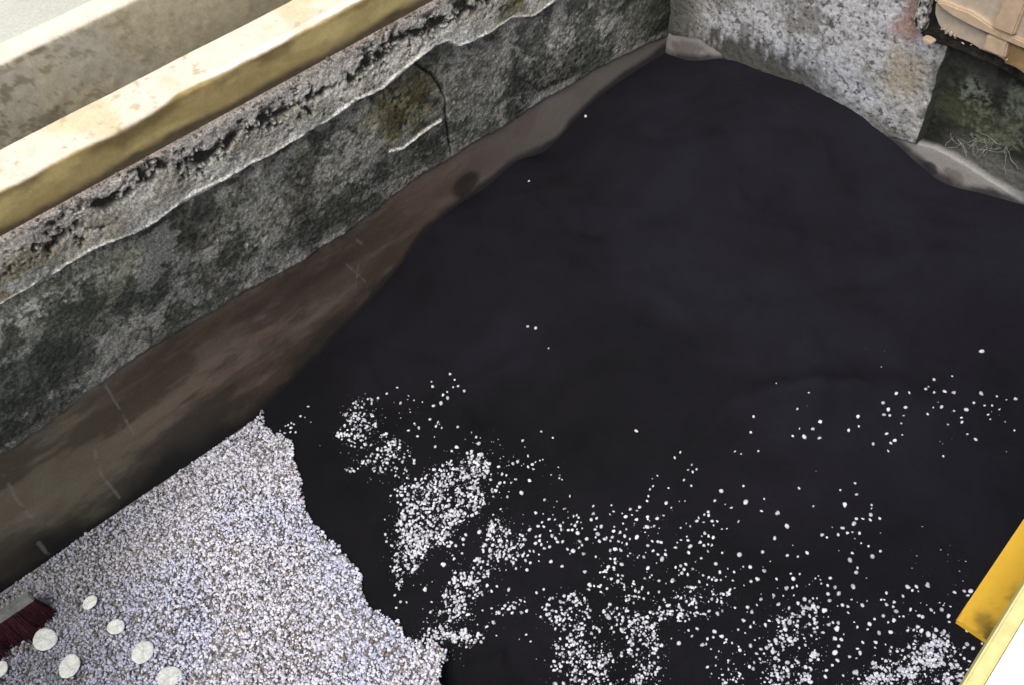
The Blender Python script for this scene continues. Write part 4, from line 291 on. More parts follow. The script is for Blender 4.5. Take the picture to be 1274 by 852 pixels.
# ================================================================ left tank wall (plane x = XW)
Z_TOP = 1.005
def left_wall():
    t = empty('tank_wall', (XW-.12, .4, -.14))
    tag(t, 'mouldy grey concrete tank wall with cream topped ochre coping and a white lime ridge', 'wall', 'walls around the pit')
    off = Vector((XW-.12, .4, -.14))
    u = np.arange(-1.25, YW+.02, .0032); v = np.arange(-.10, Z_TOP+.001, .0032)
    U, Vv = np.meshgrid(u, v, indexing='ij')
    jit = .010*(fbm(U, Vv, 22, 3, 4)-.5)+.02*(fbm(U, Vv, 6, 5, 2)-.5)*.3
    bt = np.interp(U, *BAND_L) + jit*1.3
    wl = np.interp(U, *LIME) + jit*.25
    fine = fbm(U, Vv, 95, 1, 3, .7); med = fbm(U, Vv, 14, 2, 6, .6); big = fbm(U, Vv, 3.2, 7, 4); gr = fbm(U, Vv, 150, 9, 2)
    band = 1-ss(Vv, bt-.006, bt+.006); bandc = 1-ss(Vv-bt+.05*(fbm(U, Vv, 30, 17, 5, .7)-.5), -.010, .010); up = ss(Vv, wl-.003, wl+.003)
    # --- colour
    mid = mix(np.broadcast_to(C3(.180, .174, .156), U.shape+(3,)), C3(.110, .108, .088), ss(med, .42, .60))
    mid = mix(mid, C3(.21, .205, .195), ss(fine, .54, .68)*.75*ss(big+.15*med, .35, .6))
    mid = mix(mid, C3(.035, .037, .031), ss(fine, .46, .34)*.8)
    mid = mix(mid, C3(.20, .20, .195), ss(U, .95, 1.6)*.40*ss(Vv, .45, .8))
    mid = mix(mid, C3(.11, .115, .075), ell(U, Vv, -.1, .76, .5, .10, 0, 3)*.45)
    for k, (a, bb, ra, rb, s) in enumerate(DARK_L): mid = mix(mid, C3(.030, .036, .030), ell(U, Vv, a, bb, ra, rb, 0, k)*s)
    for k, (a, bb, ra, rb, s) in enumerate(LIGHT_L): mid = mix(mid, C3(.42, .42, .39), ell(U, Vv, a, bb, ra, rb, 0, k+9)*s*ss(fine, .35, .6))
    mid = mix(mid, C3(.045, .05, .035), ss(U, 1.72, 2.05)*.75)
    mid = mid*(.38+1.15*ss(fbm(U, Vv, 4.2, 19, 7, .66), .36, .64))[..., None]
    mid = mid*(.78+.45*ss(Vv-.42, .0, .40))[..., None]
    mid = mid*(1+.22*ss(U, -.2, .5)[..., None]*C3(.12, .0, -.22))
    pa = ell(U, Vv, PATCH[0], PATCH[1], .15, .125, 0, 2); mid = mix(mid, mix(np.broadcast_to(C3(.20, .175, .095), U.shape+(3,)), C3(.085, .065, .022), ss(med, .45, .6)), pa*.85*ss(fine, .30, .52))
    ligh = (1-np.exp(0*U)) + ss(np.abs(Vv-bt-.012), .022, .004)*ss(med, .42, .55)
    mid = mix(mid, C3(.36, .35, .31), np.clip(ligh, 0, 1)*.7)
    mold = ss(fbm(U, Vv, 10, 96, 7, .68)+.10*ss(Vv, .85, .5), .555, .60); mid = mix(mid, C3(.028, .034, .026), mold*.72)
    pale = ss(fbm(U*.7, Vv, 12, 97, 7, .68), .56, .62); mid = mix(mid, C3(.30, .295, .27), pale*.55)
    # smooth band
    bc = mix(np.broadcast_to(C3(.098, .066, .047), U.shape+(3,)), C3(.185, .135, .100), ss(fbm(U*.35, Vv*1.3, 9, 27, 6, .6), .38, .66))
    bc = mix(bc, C3(.165, .148, .102), ss(U, .35, -.2)*.75*(.6+.8*med))
    bc = mix(bc, C3(.035, .032, .026), ss(fbm(U*.6, Vv, 7, 29, 6, .6)+.5*ss(Vv, .34, .05)-.25, .48, .70)*.75)
    bc = mix(bc, C3(.235, .205, .185), ss(U, 1.0, 1.6)*.85)
    bc = mix(bc, C3(.15, .095, .075), ss(fbm(U, Vv, 7, 31, 3), .55, .7)*.35*ss(U, .6, 1.1))
    bc = mix(bc, C3(.055, .040, .030), ss(fbm(U*.35, Vv, 9, 21, 6, .6), .46, .62)*.75*ss(U, 1.2, .5))
    bc = mix(bc, C3(.06, .042, .035), ss(np.abs(Vv-bt+.09-.04*(med-.5)), .05, .0)*ss(U, .1, .5)*ss(U, 1.05, .7)*.6)
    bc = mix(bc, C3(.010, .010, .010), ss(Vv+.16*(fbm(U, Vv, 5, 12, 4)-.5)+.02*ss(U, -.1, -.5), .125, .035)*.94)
    bc = mix(bc, C3(.028, .022, .016), ell(U, Vv, HOLE[0], HOLE[1], .05, .045, 0, 4)*.85)
    for pts, wd in SCR: bc = mix(bc, C3(.22, .21, .18), ss(fbm(U, Vv, 40, 88, 3), .3, .5)*ss(seg(U, Vv, pts)+.004*(fine-.5), wd*1.6, wd*.4)*.55)
    bc = mix(bc, C3(.21, .18, .15), ss(fbm(U*.5, Vv*1.2, 9, 61, 6, .6), .58, .74)*.3*ss(Vv, .1, .25))
    bc = mix(bc, C3(.17, .16, .13), ss(np.abs(Vv-bt+.01), .035, .0)*.35*ss(med, .4, .6))
    # upper coat
    uc = mix(np.broadcast_to(C3(.57, .53, .47), U.shape+(3,)), C3(.37, .34, .285), ss(med, .42, .60))
    uc = mix(uc, C3(.62, .61, .57), ss(fbm(U, Vv, 11, 15, 4), .52, .68)*ss(Vv-wl, .09, .03)*.8)
    uc = mix(uc, C3(.17, .14, .075), ss(U, .35, .0)*.8*ss(Vv-wl, .15, .05))
    uc = mix(uc, C3(.13, .11, .05), ell(U, Vv, MOSS[0], MOSS[1], .07, .05, 0, 5)*.8)
    uc = mix(uc, C3(.50, .445, .40), ss(Vv, Z_TOP-.055, Z_TOP-.03)*.65)
    cv = np.interp(U, *CREV)
    dcv = np.abs(Vv-cv+.045*(fbm(U, Vv, 12, 33, 5)-.5))
    crev = ss(dcv+.02*(fbm(U, Vv, 60, 36, 3)-.5), .018, .004)*ss(fbm(U, Vv, 30, 35, 5, .65), .44, .54)
    pits = ss(fbm(U, Vv, 75, 37, 4, .65), .58, .66)*ss(np.abs(Vv-cv+.01), .095, .03)*ss(fbm(U, Vv, 8, 38, 2), .35, .55)
    crev = np.clip(crev+pits, 0, 1)
    blk = ss(fbm(U, Vv, 42, 45, 5, .7), .505, .545)*ss(dcv, .045, .012)*ss(fbm(U, Vv, 7, 46, 3), .40, .52)
    crev = np.clip(crev+blk, 0, 1); uc = mix(uc, C3(.012, .012, .008), crev*.97)
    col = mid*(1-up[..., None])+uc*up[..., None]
    dl = np.abs(Vv-wl); thick = .0065+.0065*ss(fbm(U, Vv*0, 9, 41, 3), .5, .7)
    lime = ss(dl+.005*(fine-.5), thick, thick*.35)*ss(fbm(U, Vv*0, 16, 42, 3), .26, .40)
    lime2 = ss(seg(U, Vv, PLIME)+.004*(fine-.5), .007, .002)
    lime = np.maximum(lime, lime2)
    blot = ss(fbm(U, Vv, 16, 43, 4), .54, .66)*ss(np.abs(Vv-wl-.018), .035, .008)
    col = mix(col, C3(.48, .47, .43), blot*.7); col = mix(col, C3(.95, .90, .82), lime)
    ck = ss(seg(U, Vv, CRACK)+.006*(fbm(U, Vv, 50, 95, 4)-.5), .0048, .0012); col = mix(col, C3(.015, .014, .012), ck*.95)
    col = col*(1-bandc[..., None])+bc*bandc[..., None]
    hl = np.interp(U, *HEAP_L); dust = ss(Vv-hl-.03*(fbm(U, Vv, 16, 91, 5)-.35), .035, .004)*ss(U, .30, .45)*bandc; col = mix(col, C3(.020, .019, .022), dust*.85)
    # --- relief
    rough_ = (1-band)
    d = .006*rough_ + .009*up*rough_ + rough_*(.0042*(fine-.5)+.009*(med-.5)+.012*(big-.5)+.0030*(gr-.5))
    d += up*.012*(fbm(U, Vv, 9, 51, 4)-.5) - .009*crev*up + .004*lime*rough_ - .010*ck*rough_ + .004*pa*rough_
    d += band*(.006*(big-.5)+.0008*(fine-.5))
    d[:, -1] = -.02; col[:, -2:] = C3(.30, .265, .235)*(.5+1.0*med[:, -2:, None])
    al = 1-.80*band; col = np.concatenate([col, al[..., None]], -1)
    X = XW + d - .004
    V = np.stack([X, U, Vv], -1).reshape(-1, 3) - np.array(off)
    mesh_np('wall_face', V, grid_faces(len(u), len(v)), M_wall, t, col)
    o = box('wall_core', (XW-.22-off.x, XW-.03-off.x, -1.25-off.y, YW+.30-off.y, 0, Z_TOP+.139), M_concrete, t)
    # coping: one sheet running up the ochre face, over the worn edge and across the cream top
    H = Z_COP; bw = COP_BACK
    prof = []                                   # arclength profile (x offset from XW, z, zone)
    for k in range(26): prof.append((-.006, Z_TOP-.004+(H-Z_TOP+.004-.008)*k/25))
    for k in range(1, 6): a_ = k/6*math.pi/2; prof.append((-.006-.008*(1-math.cos(a_)), H-.008+.008*math.sin(a_)))
    n = 34
    for k in range(n+1): prof.append((-.014-(abs(bw-XW)-.022)*k/n, H))
    prof.append((bw-XW, H-.008)); prof.append((bw-XW, Z_TOP-.2))
    prof = np.array(prof); uu = np.arange(-1.25, YW+.3, .005)
    L = np.concatenate([[0], np.cumsum(np.hypot(*np.diff(prof, axis=0).T))])
    A, B = np.meshgrid(uu, L, indexing='ij'); PX = np.broadcast_to(prof[:, 0], A.shape); PZ = np.broadcast_to(prof[:, 1], A.shape)
    hf = (PZ-Z_TOP)/(H-Z_TOP); top = ss(B, H-Z_TOP-.004, H-Z_TOP+.006)
    wob = fbm(A, B*0, 7, 71, 4)-.5
    top = ss(B-(H-Z_TOP)+.030*wob, -.004, .006)
    fm = fbm(A, B*2, 9, 72, 5); ff = fbm(A, B, 60, 73, 3)
    face = mix(np.broadcast_to(C3(.56, .43, .18), A.shape+(3,)), C3(.40, .30, .125), ss(fm, .42, .62))
    face = mix(face, C3(.56, .44, .20), ss(A, .6, 1.3)*.6)
    face = mix(face, C3(.055, .040, .032), ss(hf+.40*(fm-.5), .36, .08)*.9)
    face = mix(face, C3(.17, .115, .045), ss(hf+.7*wob+.6*(fm-.5), .66, .95)*.75)
    tp = mix(np.broadcast_to(C3(.70, .56, .37), A.shape+(3,)), C3(.74, .65, .53), ss(fbm(A, B, 6, 75, 4), .42, .6))
    tp = mix(tp, C3(.45, .36, .22), ss(fbm(A, B, 40, 76, 3), .70, .78)*.7)
    tp = mix(tp, C3(.85, .84, .80), ss(np.abs(B-(H-Z_TOP)-.014), .014, .003)*ss(fbm(A, B*0, 5, 77, 3), .42, .6)*.9)
    cc = mix(face, np.zeros(3), A*0); cc = face*(1-top[..., None])+tp*top[..., None]
    ed = .004*(fbm(A, B, 30, 78, 4)-.5)+.006*wob
    V = np.stack([XW+PX+ed*(1-ss(B, H-Z_TOP, H-Z_TOP+.05))*ss(hf, .2, 1.), A, PZ+.003*(fbm(A, B, 12, 79, 3)-.5)*ss(B, H-Z_TOP, H-Z_TOP+.02)+.008*(fbm(A, B*0, 10, 80, 4)-.5)*ss(B, L[-1]-.24, L[-1]-.2)*0], -1)
    # irregular broken back edge
    V[:, -2:, 0] += (.012*(fbm(A, B*0, 13, 81, 5)-.5))[:, -2:]
    cc = np.concatenate([cc, np.full(cc.shape[:2]+(1,), .8)], -1)
    mesh_np('coping', V.reshape(-1, 3)-np.array(off), grid_faces(len(uu), len(prof), True), M_smooth, t, cc)
    # lumps of render debris on the lip below the coping
    vs, fs = ico(1); Vs = []; Fs = []; n = 0
    for k in range(260):
        y = random.uniform(-.8, 1.9); r = random.uniform(.0015, .0055)
        if random.random() > .35+.6*math.sin(y*5)**2: continue
        R_ = np.array(Euler([random.random()*6 for _ in range(3)]).to_matrix())
        p = (vs*np.array([r, r*random.uniform(.7, 1.8), r*.7]))@R_.T + np.array([XW+random.uniform(.0, .012), y, Z_TOP-.002+random.uniform(-.003, .003)])
        Vs.append(p); Fs.append(fs+n); n += len(vs)
    Vs = np.concatenate(Vs)-np.array(off)
    cc = np.tile(C3(.17, .14, .115), (len(Vs), 1)); mesh_np('crumbs', Vs, np.concatenate(Fs), M_wall, t, cc)
    return t

def ico(sub):
    import bmesh
    bm = bmesh.new(); bmesh.ops.create_icosphere(bm, subdivisions=sub, radius=1)
    v = np.array([q.co[:] for q in bm.verts]); f = np.array([[x.index for x in p.verts] for p in bm.faces]); bm.free(); return v, f
left_wall()

# ================================================================ far tank wall (plane y = YW), with its recess
XR = RECESS_X
def right_wall():
    off = Vector((0, YW+.1, -.14)); t = empty('tank_wall', off)
    tag(t, 'pale lime streaked concrete tank wall with a dark mossy recess under the tan tub', 'wall', 'walls around the pit')
    u = np.concatenate([np.arange(XW-.02, XR-.001, .0034), XR+np.array([-.0006, .0006]), np.arange(XR+.003, 1.15, .0034)])
    v = np.arange(-.1, 1.1, .0034); U, Vv = np.meshgrid(u, v, indexing='ij')
    fine = fbm(U, Vv, 95, 101, 3, .7); med = fbm(U, Vv, 13, 102, 6, .6); big = fbm(U, Vv, 3.5, 103, 4); gr = fbm(U, Vv, 150, 104, 2)
    xr = XR
    rec = ss(U+.0, xr-.0005, xr+.0005)
    col = mix(np.broadcast_to(C3(.37, .365, .37), U.shape+(3,)), C3(.22, .215, .205), ss(fbm(U, Vv, 7, 131, 7, .62), .42, .64))
    col = mix(col, C3(.50, .50, .53), ss(fbm(U, Vv, 9, 105, 5)+.5*(fine-.5), .46, .62)*.7)
    ls = ell(U, Vv, -1.22, .60, .24, .10, 0, 6); col = mix(col, C3(.47, .485, .55), ls*.75)
    streak = fbm(U*3.0, Vv*.8, 22, 106, 4); hb = np.interp(U, *HEAP_R)
    col = mix(col, C3(.05, .048, .045), ss(Vv-hb-.16*(streak-.35), .12, .02)*ss(U, -1.05, -1.35)*.95)
    col = mix(col, C3(.09, .088, .075), ss(Vv-hb-.06*(streak-.4), .05, .005)*.55)
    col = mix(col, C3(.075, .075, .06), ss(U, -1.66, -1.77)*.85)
    col = mix(col, C3(.10, .095, .08), ss(fine, .42, .33)*.55)
    col = mix(col, C3(.045, .045, .04), ss(fbm(U, Vv, 85, 108, 3, .6), .67, .71)*.8)
    br = ss(np.abs(U-RUST_X+.06*(med-.5)), .050, .010)*ss(Vv, .80, .86); col = mix(col, C3(.24, .135, .105), br*.8)
    ol = ss(np.abs(U-RUST_X-.03), .085, .03)*ss(Vv, .84, .78)*ss(Vv+.06*(streak-.5), .63, .72); col = mix(col, C3(.27, .215, .12), ol*.7*ss(fine, .3, .5))
    col = mix(col, C3(.45, .44, .40), ss(np.abs(U-xr+.012), .012, .003)*ss(fine, .45, .55)*.6)
    col = mix(col, C3(.06, .06, .048), ss(np.abs(U-xr+.004), .030*(.3+1.2*med), .0)*ss(fbm(U, Vv, 30, 140, 4), .35, .6)*.75)
    # recess: wet black with a moss patch and pale roots
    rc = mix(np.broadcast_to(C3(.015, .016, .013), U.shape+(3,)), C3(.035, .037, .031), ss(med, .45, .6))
    for k, (a, bb, ra, rb, s) in enumerate(MOSSY): rc = mix(rc, C3(.135, .150, .115), ell(U, Vv, a, bb, ra, rb, .3, 60+k)*s*ss(fine+.4*(med-.5), .38, .62))
    rc = mix(rc, C3(.060, .070, .035), ell(U, Vv, MOSSY[1][0]-.05, MOSSY[1][1]+.02, .16, .05, 0, 66)*.5)
    rc = mix(rc, C3(.13, .125, .115), ss(Vv, .66, .60)*ss(U, xr+.03, xr+.14)*.75)
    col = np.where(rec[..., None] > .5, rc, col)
    side = ss(np.abs(U-xr), .0012, .0002); col = mix(col, C3(.030, .031, .026), (U > xr-.0008)*(U < xr+.0008)*1.0)
    # smooth band at the foot
    bt = np.interp(U, *BAND_R)+.008*(fbm(U, Vv, 12, 110, 4)-.5)
    band = 1-ss(Vv, bt-.003, bt+.003)
    bc = mix(np.broadcast_to(C3(.27, .255, .24), U.shape+(3,)), C3(.15, .13, .12), ss(fbm(U, Vv, 16, 111, 5), .46, .62)*.8)
    bc = mix(bc, C3(.33, .32, .315), ss(bt-Vv, .03, .005)*.6)
    bc = mix(bc, C3(.04, .038, .035), ell(U, Vv, HOLE_R[0], HOLE_R[1], .022, .02, 0, 8)*.9)
    bc = mix(bc, C3(.022, .021, .024), ss(Vv-hb-.03*(fbm(U, Vv, 16, 191, 5)-.35), .03, .003)*.85)
    col = col*(1-band[..., None])+bc*band[..., None]
    d = -(1-rec)*(.008+.012*(big-.5)+.010*(med-.5)+.004*(fine-.5)+.002*(gr-.5)) + rec*(.022 - .010*(med-.5)-.006*(fine-.5))
    d = d*(1-band) + band*(-.006+.012*ss(U, -1.02, -.86)+.004*(med-.5))
    al = .48-.25*band; col = np.concatenate([col, al[..., None]], -1)
    U = U+.012*(fbm(Vv, Vv*0, 24, 120, 4)-.5)*np.exp(-((U-xr)/.03)**2)*ss(Vv, .5, .6)
    V = np.stack([U, YW+d, Vv], -1).reshape(-1, 3)-np.array(off)
    mesh_np('wall_face', V, grid_faces(len(u), len(v)), M_wall, t, col)
    box('wall_core', (XW-.03, 1.15, -.03, .12, 0, 1.243), M_concrete, t)
    box('coping', (XW+.02, 1.15, -.075, .14, 1.2435, 1.33), M_concrete, t, bevel=.006)
    # pale roots hanging in the recess
    for (x0, z0, L) in ROOTS:
        Vs = []; Fs = []; n = 0
        for k in range(7):
            x, z = x0+random.uniform(-.02, .02), z0+random.uniform(-.01, .01); a = random.uniform(-2.6, -.5); y = -.084-random.uniform(0, .003)
            pts = []
            for j in range(8):
                pts.append((x, y, z)); a += random.uniform(-.6, .6); x += math.cos(a)*L/8; z += math.sin(a)*L/8
            r = random.uniform(.0003, .0010)
            for (x_, y_, z_) in pts:
                for q in range(4): Vs.append((x_+r*math.cos(q*math.pi/2), y_+r*math.sin(q*math.pi/2), z_+.14))
            for j in range(7):
                for q in range(4): Fs.append((n+j*4+q, n+j*4+(q+1) % 4, n+j*4+4+(q+1) % 4, n+j*4+4+q))
            n += 32
        Vs = np.array(Vs); Vs[:, 1] += .0
        o = mesh_np('root_tuft', Vs, np.array(Fs), M_root, t)
    return t
right_wall()

# unseen pit sides beside and under the viewer, added for their effect on lighting
def plain_wall(a, label):
    t = empty('tank_wall', ((a[0]+a[1])/2, (a[2]+a[3])/2, a[4]))
    b_ = (a[0]-t.location.x, a[1]-t.location.x, a[2]-t.location.y, a[3]-t.location.y, 0, a[5]-a[4]-.09)
    box('wall_face', b_, M_concrete, t, bevel=.004)
    box('coping', (b_[0]-.01, b_[1]+.01, b_[2]-.01, b_[3]+.01, b_[5]+.001, b_[5]+.09), M_concrete, t, bevel=.006)
    tag(t, label, 'wall', 'walls around the pit')
plain_wall((1.16, 1.38, -1.25, 2.15, -.14, 1.10), 'unseen plain concrete tank wall added for lighting behind the yellow beam side')
plain_wall((-2.0, 1.15, -1.52, -1.28, -.14, 1.10), 'unseen plain concrete tank wall added for lighting nearest the viewer')

# ================================================================ parallel wall beyond the channel
def second_wall():
    x0, x1 = W2_FRONT, W2_BACK; H = Z_COP
    t = empty('parapet_wall', (x1, .5, -.14)); off = np.array(t.location)
    tag(t, 'pale olive concrete wall with a smooth cream top, beyond the ochre coping', 'wall')
    prof = [(x0, z) for z in np.linspace(.2, H-.012, 130)]+[(x0-.002, H-.006), (x0-.006, H-.001)]+[(x, H) for x in np.linspace(x0-.012, x1, 14)]+[(x1, H-.1), (x1, -.1)]
    prof = np.array(prof); uu = np.arange(-1.6, 3.2, .006)
    A, Z = np.meshgrid(uu, prof[:, 1], indexing='ij'); X = np.broadcast_to(prof[:, 0], A.shape).copy(); k = np.arange(len(prof))
    face = np.broadcast_to((k < 130)*1.0, A.shape)
    med = fbm(A, Z, 8, 201, 5); fine = fbm(A, Z, 50, 202, 4, .65)
    c = mix(np.broadcast_to(C3(.58, .50, .345), A.shape+(3,)), C3(.48, .42, .29), ss(med, .40, .62))
    c = mix(c, C3(.54, .50, .42), ss(fbm(A, Z, 5, 206, 4), .5, .66)*.6)
    lf = ss(A, .9, .15)
    c = mix(c, C3(.13, .115, .06), ss(fbm(A, Z, 38, 211, 6, .7)+.35*(med-.5), .55, .63)*lf*.6)
    c = mix(c, C3(.16, .14, .085), ss(fbm(A, Z*2, 18, 203, 4), .56, .66)*ss(H-Z, .06, .01)*.7)
    c = mix(c, C3(.12, .11, .085), ss(fbm(A, Z, 5, 204, 4)+.5*ss(H-Z, .1, .32)-.25, .55, .80)*.5)
    tp = mix(np.broadcast_to(C3(.78, .70, .56), A.shape+(3,)), C3(.74, .69, .58), ss(fbm(A, X, 3, 205, 3), .4, .6))
    cc = c*face[..., None]+tp*(1-face[..., None])
    X = X+face*(.006*(med-.5)+.003*(fine-.5))*ss(H-Z, 0, .02)
    mesh_np('wall_face', np.stack([X, A, Z], -1).reshape(-1, 3)-off, grid_faces(len(uu), len(prof), True), M_smooth, t, cc)
second_wall()

# ================================================================ black powder heap
def powder():
    u = np.arange(XW-.005, 1.16, .006); v = np.arange(-1.27, YW+.055, .006)
    U, V = np.meshgrid(u, v, indexing='ij'); Z = heap(U, V)
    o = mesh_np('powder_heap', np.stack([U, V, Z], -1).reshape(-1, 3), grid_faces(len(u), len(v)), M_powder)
    tag(o, 'large heap of fine blue black powder banked into the corner of the concrete tank', 'powder heap')
powder()

# ================================================================ gravel
def inpoly(x, y, poly):
    x = np.asarray(x); y = np.asarray(y); r = np.zeros(x.shape, bool); n = len(poly); j = n-1
    for i in range(n):
        xi, yi = poly[i]; xj, yj = poly[j]
        cnd = ((yi > y) != (yj > y)) & (x < (xj-xi)*(y-yi)/(yj-yi+1e-12)+xi); r ^= cnd; j = i
    return r
IV, IF = ico(2)
VAR = []
for k in range(8):
    n_ = RNG.normal(size=(3, 3)); s = 1+.16*np.sin(IV@n_[0]*1.7+k)+.10*np.sin(IV@n_[1]*3.1+2*k)
    VAR.append(IV*s[:, None]*np.array([1, .72+.25*RNG.rand(), .52+.25*RNG.rand()]))
VAR = np.array(VAR)
def rocks(name, P, rad, col, mat, flat=.5):
    n = len(P); q = RNG.normal(size=(n, 4)); q[:, 1:3] *= flat; q /= np.linalg.norm(q, axis=1)[:, None]
    w_, x, y, z = q.T
    R_ = np.stack([1-2*(y*y+z*z), 2*(x*y-z*w_), 2*(x*z+y*w_), 2*(x*y+z*w_), 1-2*(x*x+z*z), 2*(y*z-x*w_), 2*(x*z-y*w_), 2*(y*z+x*w_), 1-2*(x*x+y*y)], -1).reshape(n, 3, 3)
    B = VAR[RNG.randint(0, 8, n)]*rad[:, None, None]
    V = np.einsum('nij,nkj->nki', R_, B)+P[:, None, :]
    F = (IF[None]+(np.arange(n)*len(IV))[:, None, None]).reshape(-1, 3)
    return mesh_np(name, V.reshape(-1, 3), F, mat, None, np.repeat(col, len(IV), axis=0))
def gravel_colours(x, y):
    n = len(x); t = RNG.rand(n)
    base = np.array([.71, .70, .80])[None]*(.58+.60*RNG.rand(n)[:, None])
    blue = ss(fbm(x, y, 4, 301, 3), .42, .62); base = base*(1-.5*blue[:, None])+base*np.array([.92, 1.0, 1.17])*.5*blue[:, None]
    dk = t < .09; base[dk] = np.array([.20, .185, .18])*(.4+.9*RNG.rand(dk.sum())[:, None])
    pbr = .035+.10*ss(fbm(x, y, 12, 303, 3), .55, .68)
    br = (t > .3) & (t < .3+pbr); base[br] = np.array([.30, .235, .175])*(.5+.8*RNG.rand(br.sum())[:, None])
    wh = t > .90; base[wh] = np.array([.86, .86, .90])
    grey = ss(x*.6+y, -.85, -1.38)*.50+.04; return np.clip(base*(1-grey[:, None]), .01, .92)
def gravel():
    x0, x1, y0, y1 = -1.80, -.6, -1.2, .42
    N = 86000
    x = RNG.uniform(x0, x1, N); y = RNG.uniform(y0, y1, N)
    ed = .016
    xx = x+ed*(fbm(x, y, 30, 310, 3)-.5)*2; yy = y+ed*(fbm(x, y, 30, 311, 3)-.5)*2
    k = inpoly(xx, yy, GPOLY); x = x[k]; y = y[k]
    r = .0027+.0037*RNG.rand(len(x))**1.9
    z = np.maximum(heap(x, y), -.004)+r*.45+.006*RNG.rand(len(x))+.012*(fbm(x, y, 9, 312, 3)-.5)+.003
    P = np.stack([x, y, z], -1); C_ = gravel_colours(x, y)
    # scatter drifting out from the gravel and lying in patches on the powder
    px = [P]; pr = [r]; pc = [C_]
    for poly, cnt, (a, bb) in CLUSTERS:
        A = np.array(poly); m = 0; mn = A.min(0); mx = A.max(0); pts = []
        cen = A.mean(0)
        while m < cnt:
            q = RNG.uniform(mn-.015, mx+.015, (cnt*3, 2)); s = q+.05*np.stack([fbm(q[:, 0], q[:, 1], 18, 320, 3)-.5, fbm(q[:, 0], q[:, 1], 18, 321, 3)-.5], -1)*2
            dens = .4+.6*ss(fbm(q[:, 0], q[:, 1], 22, 322, 3), .30, .52)
            q = q[inpoly(s[:, 0], s[:, 1], poly) & (RNG.rand(len(q)) < dens)]; pts.append(q); m += len(q)
        q = np.concatenate(pts)[:cnt]; rr = a+(bb-a)*RNG.rand(cnt)**1.3
        zz = heap(q[:, 0], q[:, 1])+rr*.35
        px.append(np.column_stack([q, zz])); pr.append(rr)
        pc.append(np.array([.76, .76, .84])[None]*(.50+.60*RNG.rand(cnt)[:, None]))
        m = int(cnt*1.2); q2 = q[RNG.randint(0, cnt, m)]+RNG.normal(0, .020, (m, 2)); r2 = a*.2+a*.55*RNG.rand(m)
        px.append(np.column_stack([q2, heap(q2[:, 0], q2[:, 1])+r2*.2])); pr.append(r2); pc.append(np.array([.66, .66, .74])[None]*(.25+.8*RNG.rand(m)[:, None]))
    S_ = np.array(SMALL); zz = heap(S_[:, 0], S_[:, 1])+S_[:, 2]*.4
    px.append(np.column_stack([S_[:, :2], zz])); pr.append(S_[:, 2]); pc.append(np.array([.76, .76, .82])[None]*(.75+.35*RNG.rand(len(S_))[:, None]))
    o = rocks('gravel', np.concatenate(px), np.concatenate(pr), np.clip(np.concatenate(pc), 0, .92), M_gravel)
    tag(o, 'pale lavender white gravel spread in the near corner and spilling onto the black powder', 'gravel', kind='stuff')
    # dusty fines between the stones
    gp = [p for p in GPOLY]
    V = [(p[0]*.998-.004, p[1]-.006, .0005) for p in gp]
    me = bpy.data.meshes.new('gravel_fines'); me.from_pydata(V, [], [tuple(range(len(V)))]); me.materials.append(M_bed)
    o = link(bpy.data.objects.new('gravel_fines', me)); tag(o, kind='stuff', label='dark dusty grit filling the gaps between the gravel stones', cat='grit')
gravel()

# individual pebbles lying loose on the powder
PM = []
for k in range(8):
    me = bpy.data.meshes.new('loose_pebble'); me.from_pydata([tuple(v) for v in VAR[k]], [], [tuple(int(q) for q in f) for f in IF]); me.materials.append(M_peb)
    for p in me.polygons: p.use_smooth = True
    PM.append(me)
hz = heap(np.array([p[0] for p in PEBBLES]), np.array([p[1] for p in PEBBLES]))
for (x, y, r, lab, grp), z in zip(PEBBLES, hz):
    o = bpy.data.objects.new('loose_pebble', random.choice(PM)); s = r*.95
    o.scale = (s, s, s); o.rotation_euler = (random.uniform(-.5, .5), random.uniform(-.5, .5), random.uniform(0, 6.28))
    o.location = (x, y, float(z)+r*.42); link(o); tag(o, LABELS[lab], 'pebble', GROUPS[grp] if grp >= 0 else None)

# flat chalky discs on the gravel
for k, (x, y, r, lab, tx, ty, sq) in enumerate(DISCS):
    n = 30; ph = random.random()*6; V = []; F = []
    prof = [(0, -.22), (.7, -.22), (.93, -.12), (1.0, .02), (.95, .13), (.82, .19), (.62, .17), (.40, .20), (.18, .17), (0, .19)]
    for (a, h) in prof:
        for j in range(n):
            th = j/n*2*math.pi; rr = a*r*(1+.018*math.sin(3*th+ph)+.012*math.sin(5*th+2*ph)+.02*random.uniform(-1, 1)*(a > .5)); hh = h*r*.62+.0008*random.uniform(-1, 1)*(a < .9)
            V.append((rr*math.cos(th), rr*sq*math.sin(th), hh*.7))
    for i in range(len(prof)-1):
        for j in range(n): F.append((i*n+j, i*n+(j+1) % n, (i+1)*n+(j+1) % n, (i+1)*n+j))
    o = mesh_pd('chalk_disc', V, F, M_disc, None, smooth=True); o.location = (x, y, (.0135 if k % 2 else .0155)); o.rotation_euler = (tx, ty, random.random()*6)
    tag(o, lab, 'disc', 'chalky discs lying on the gravel')

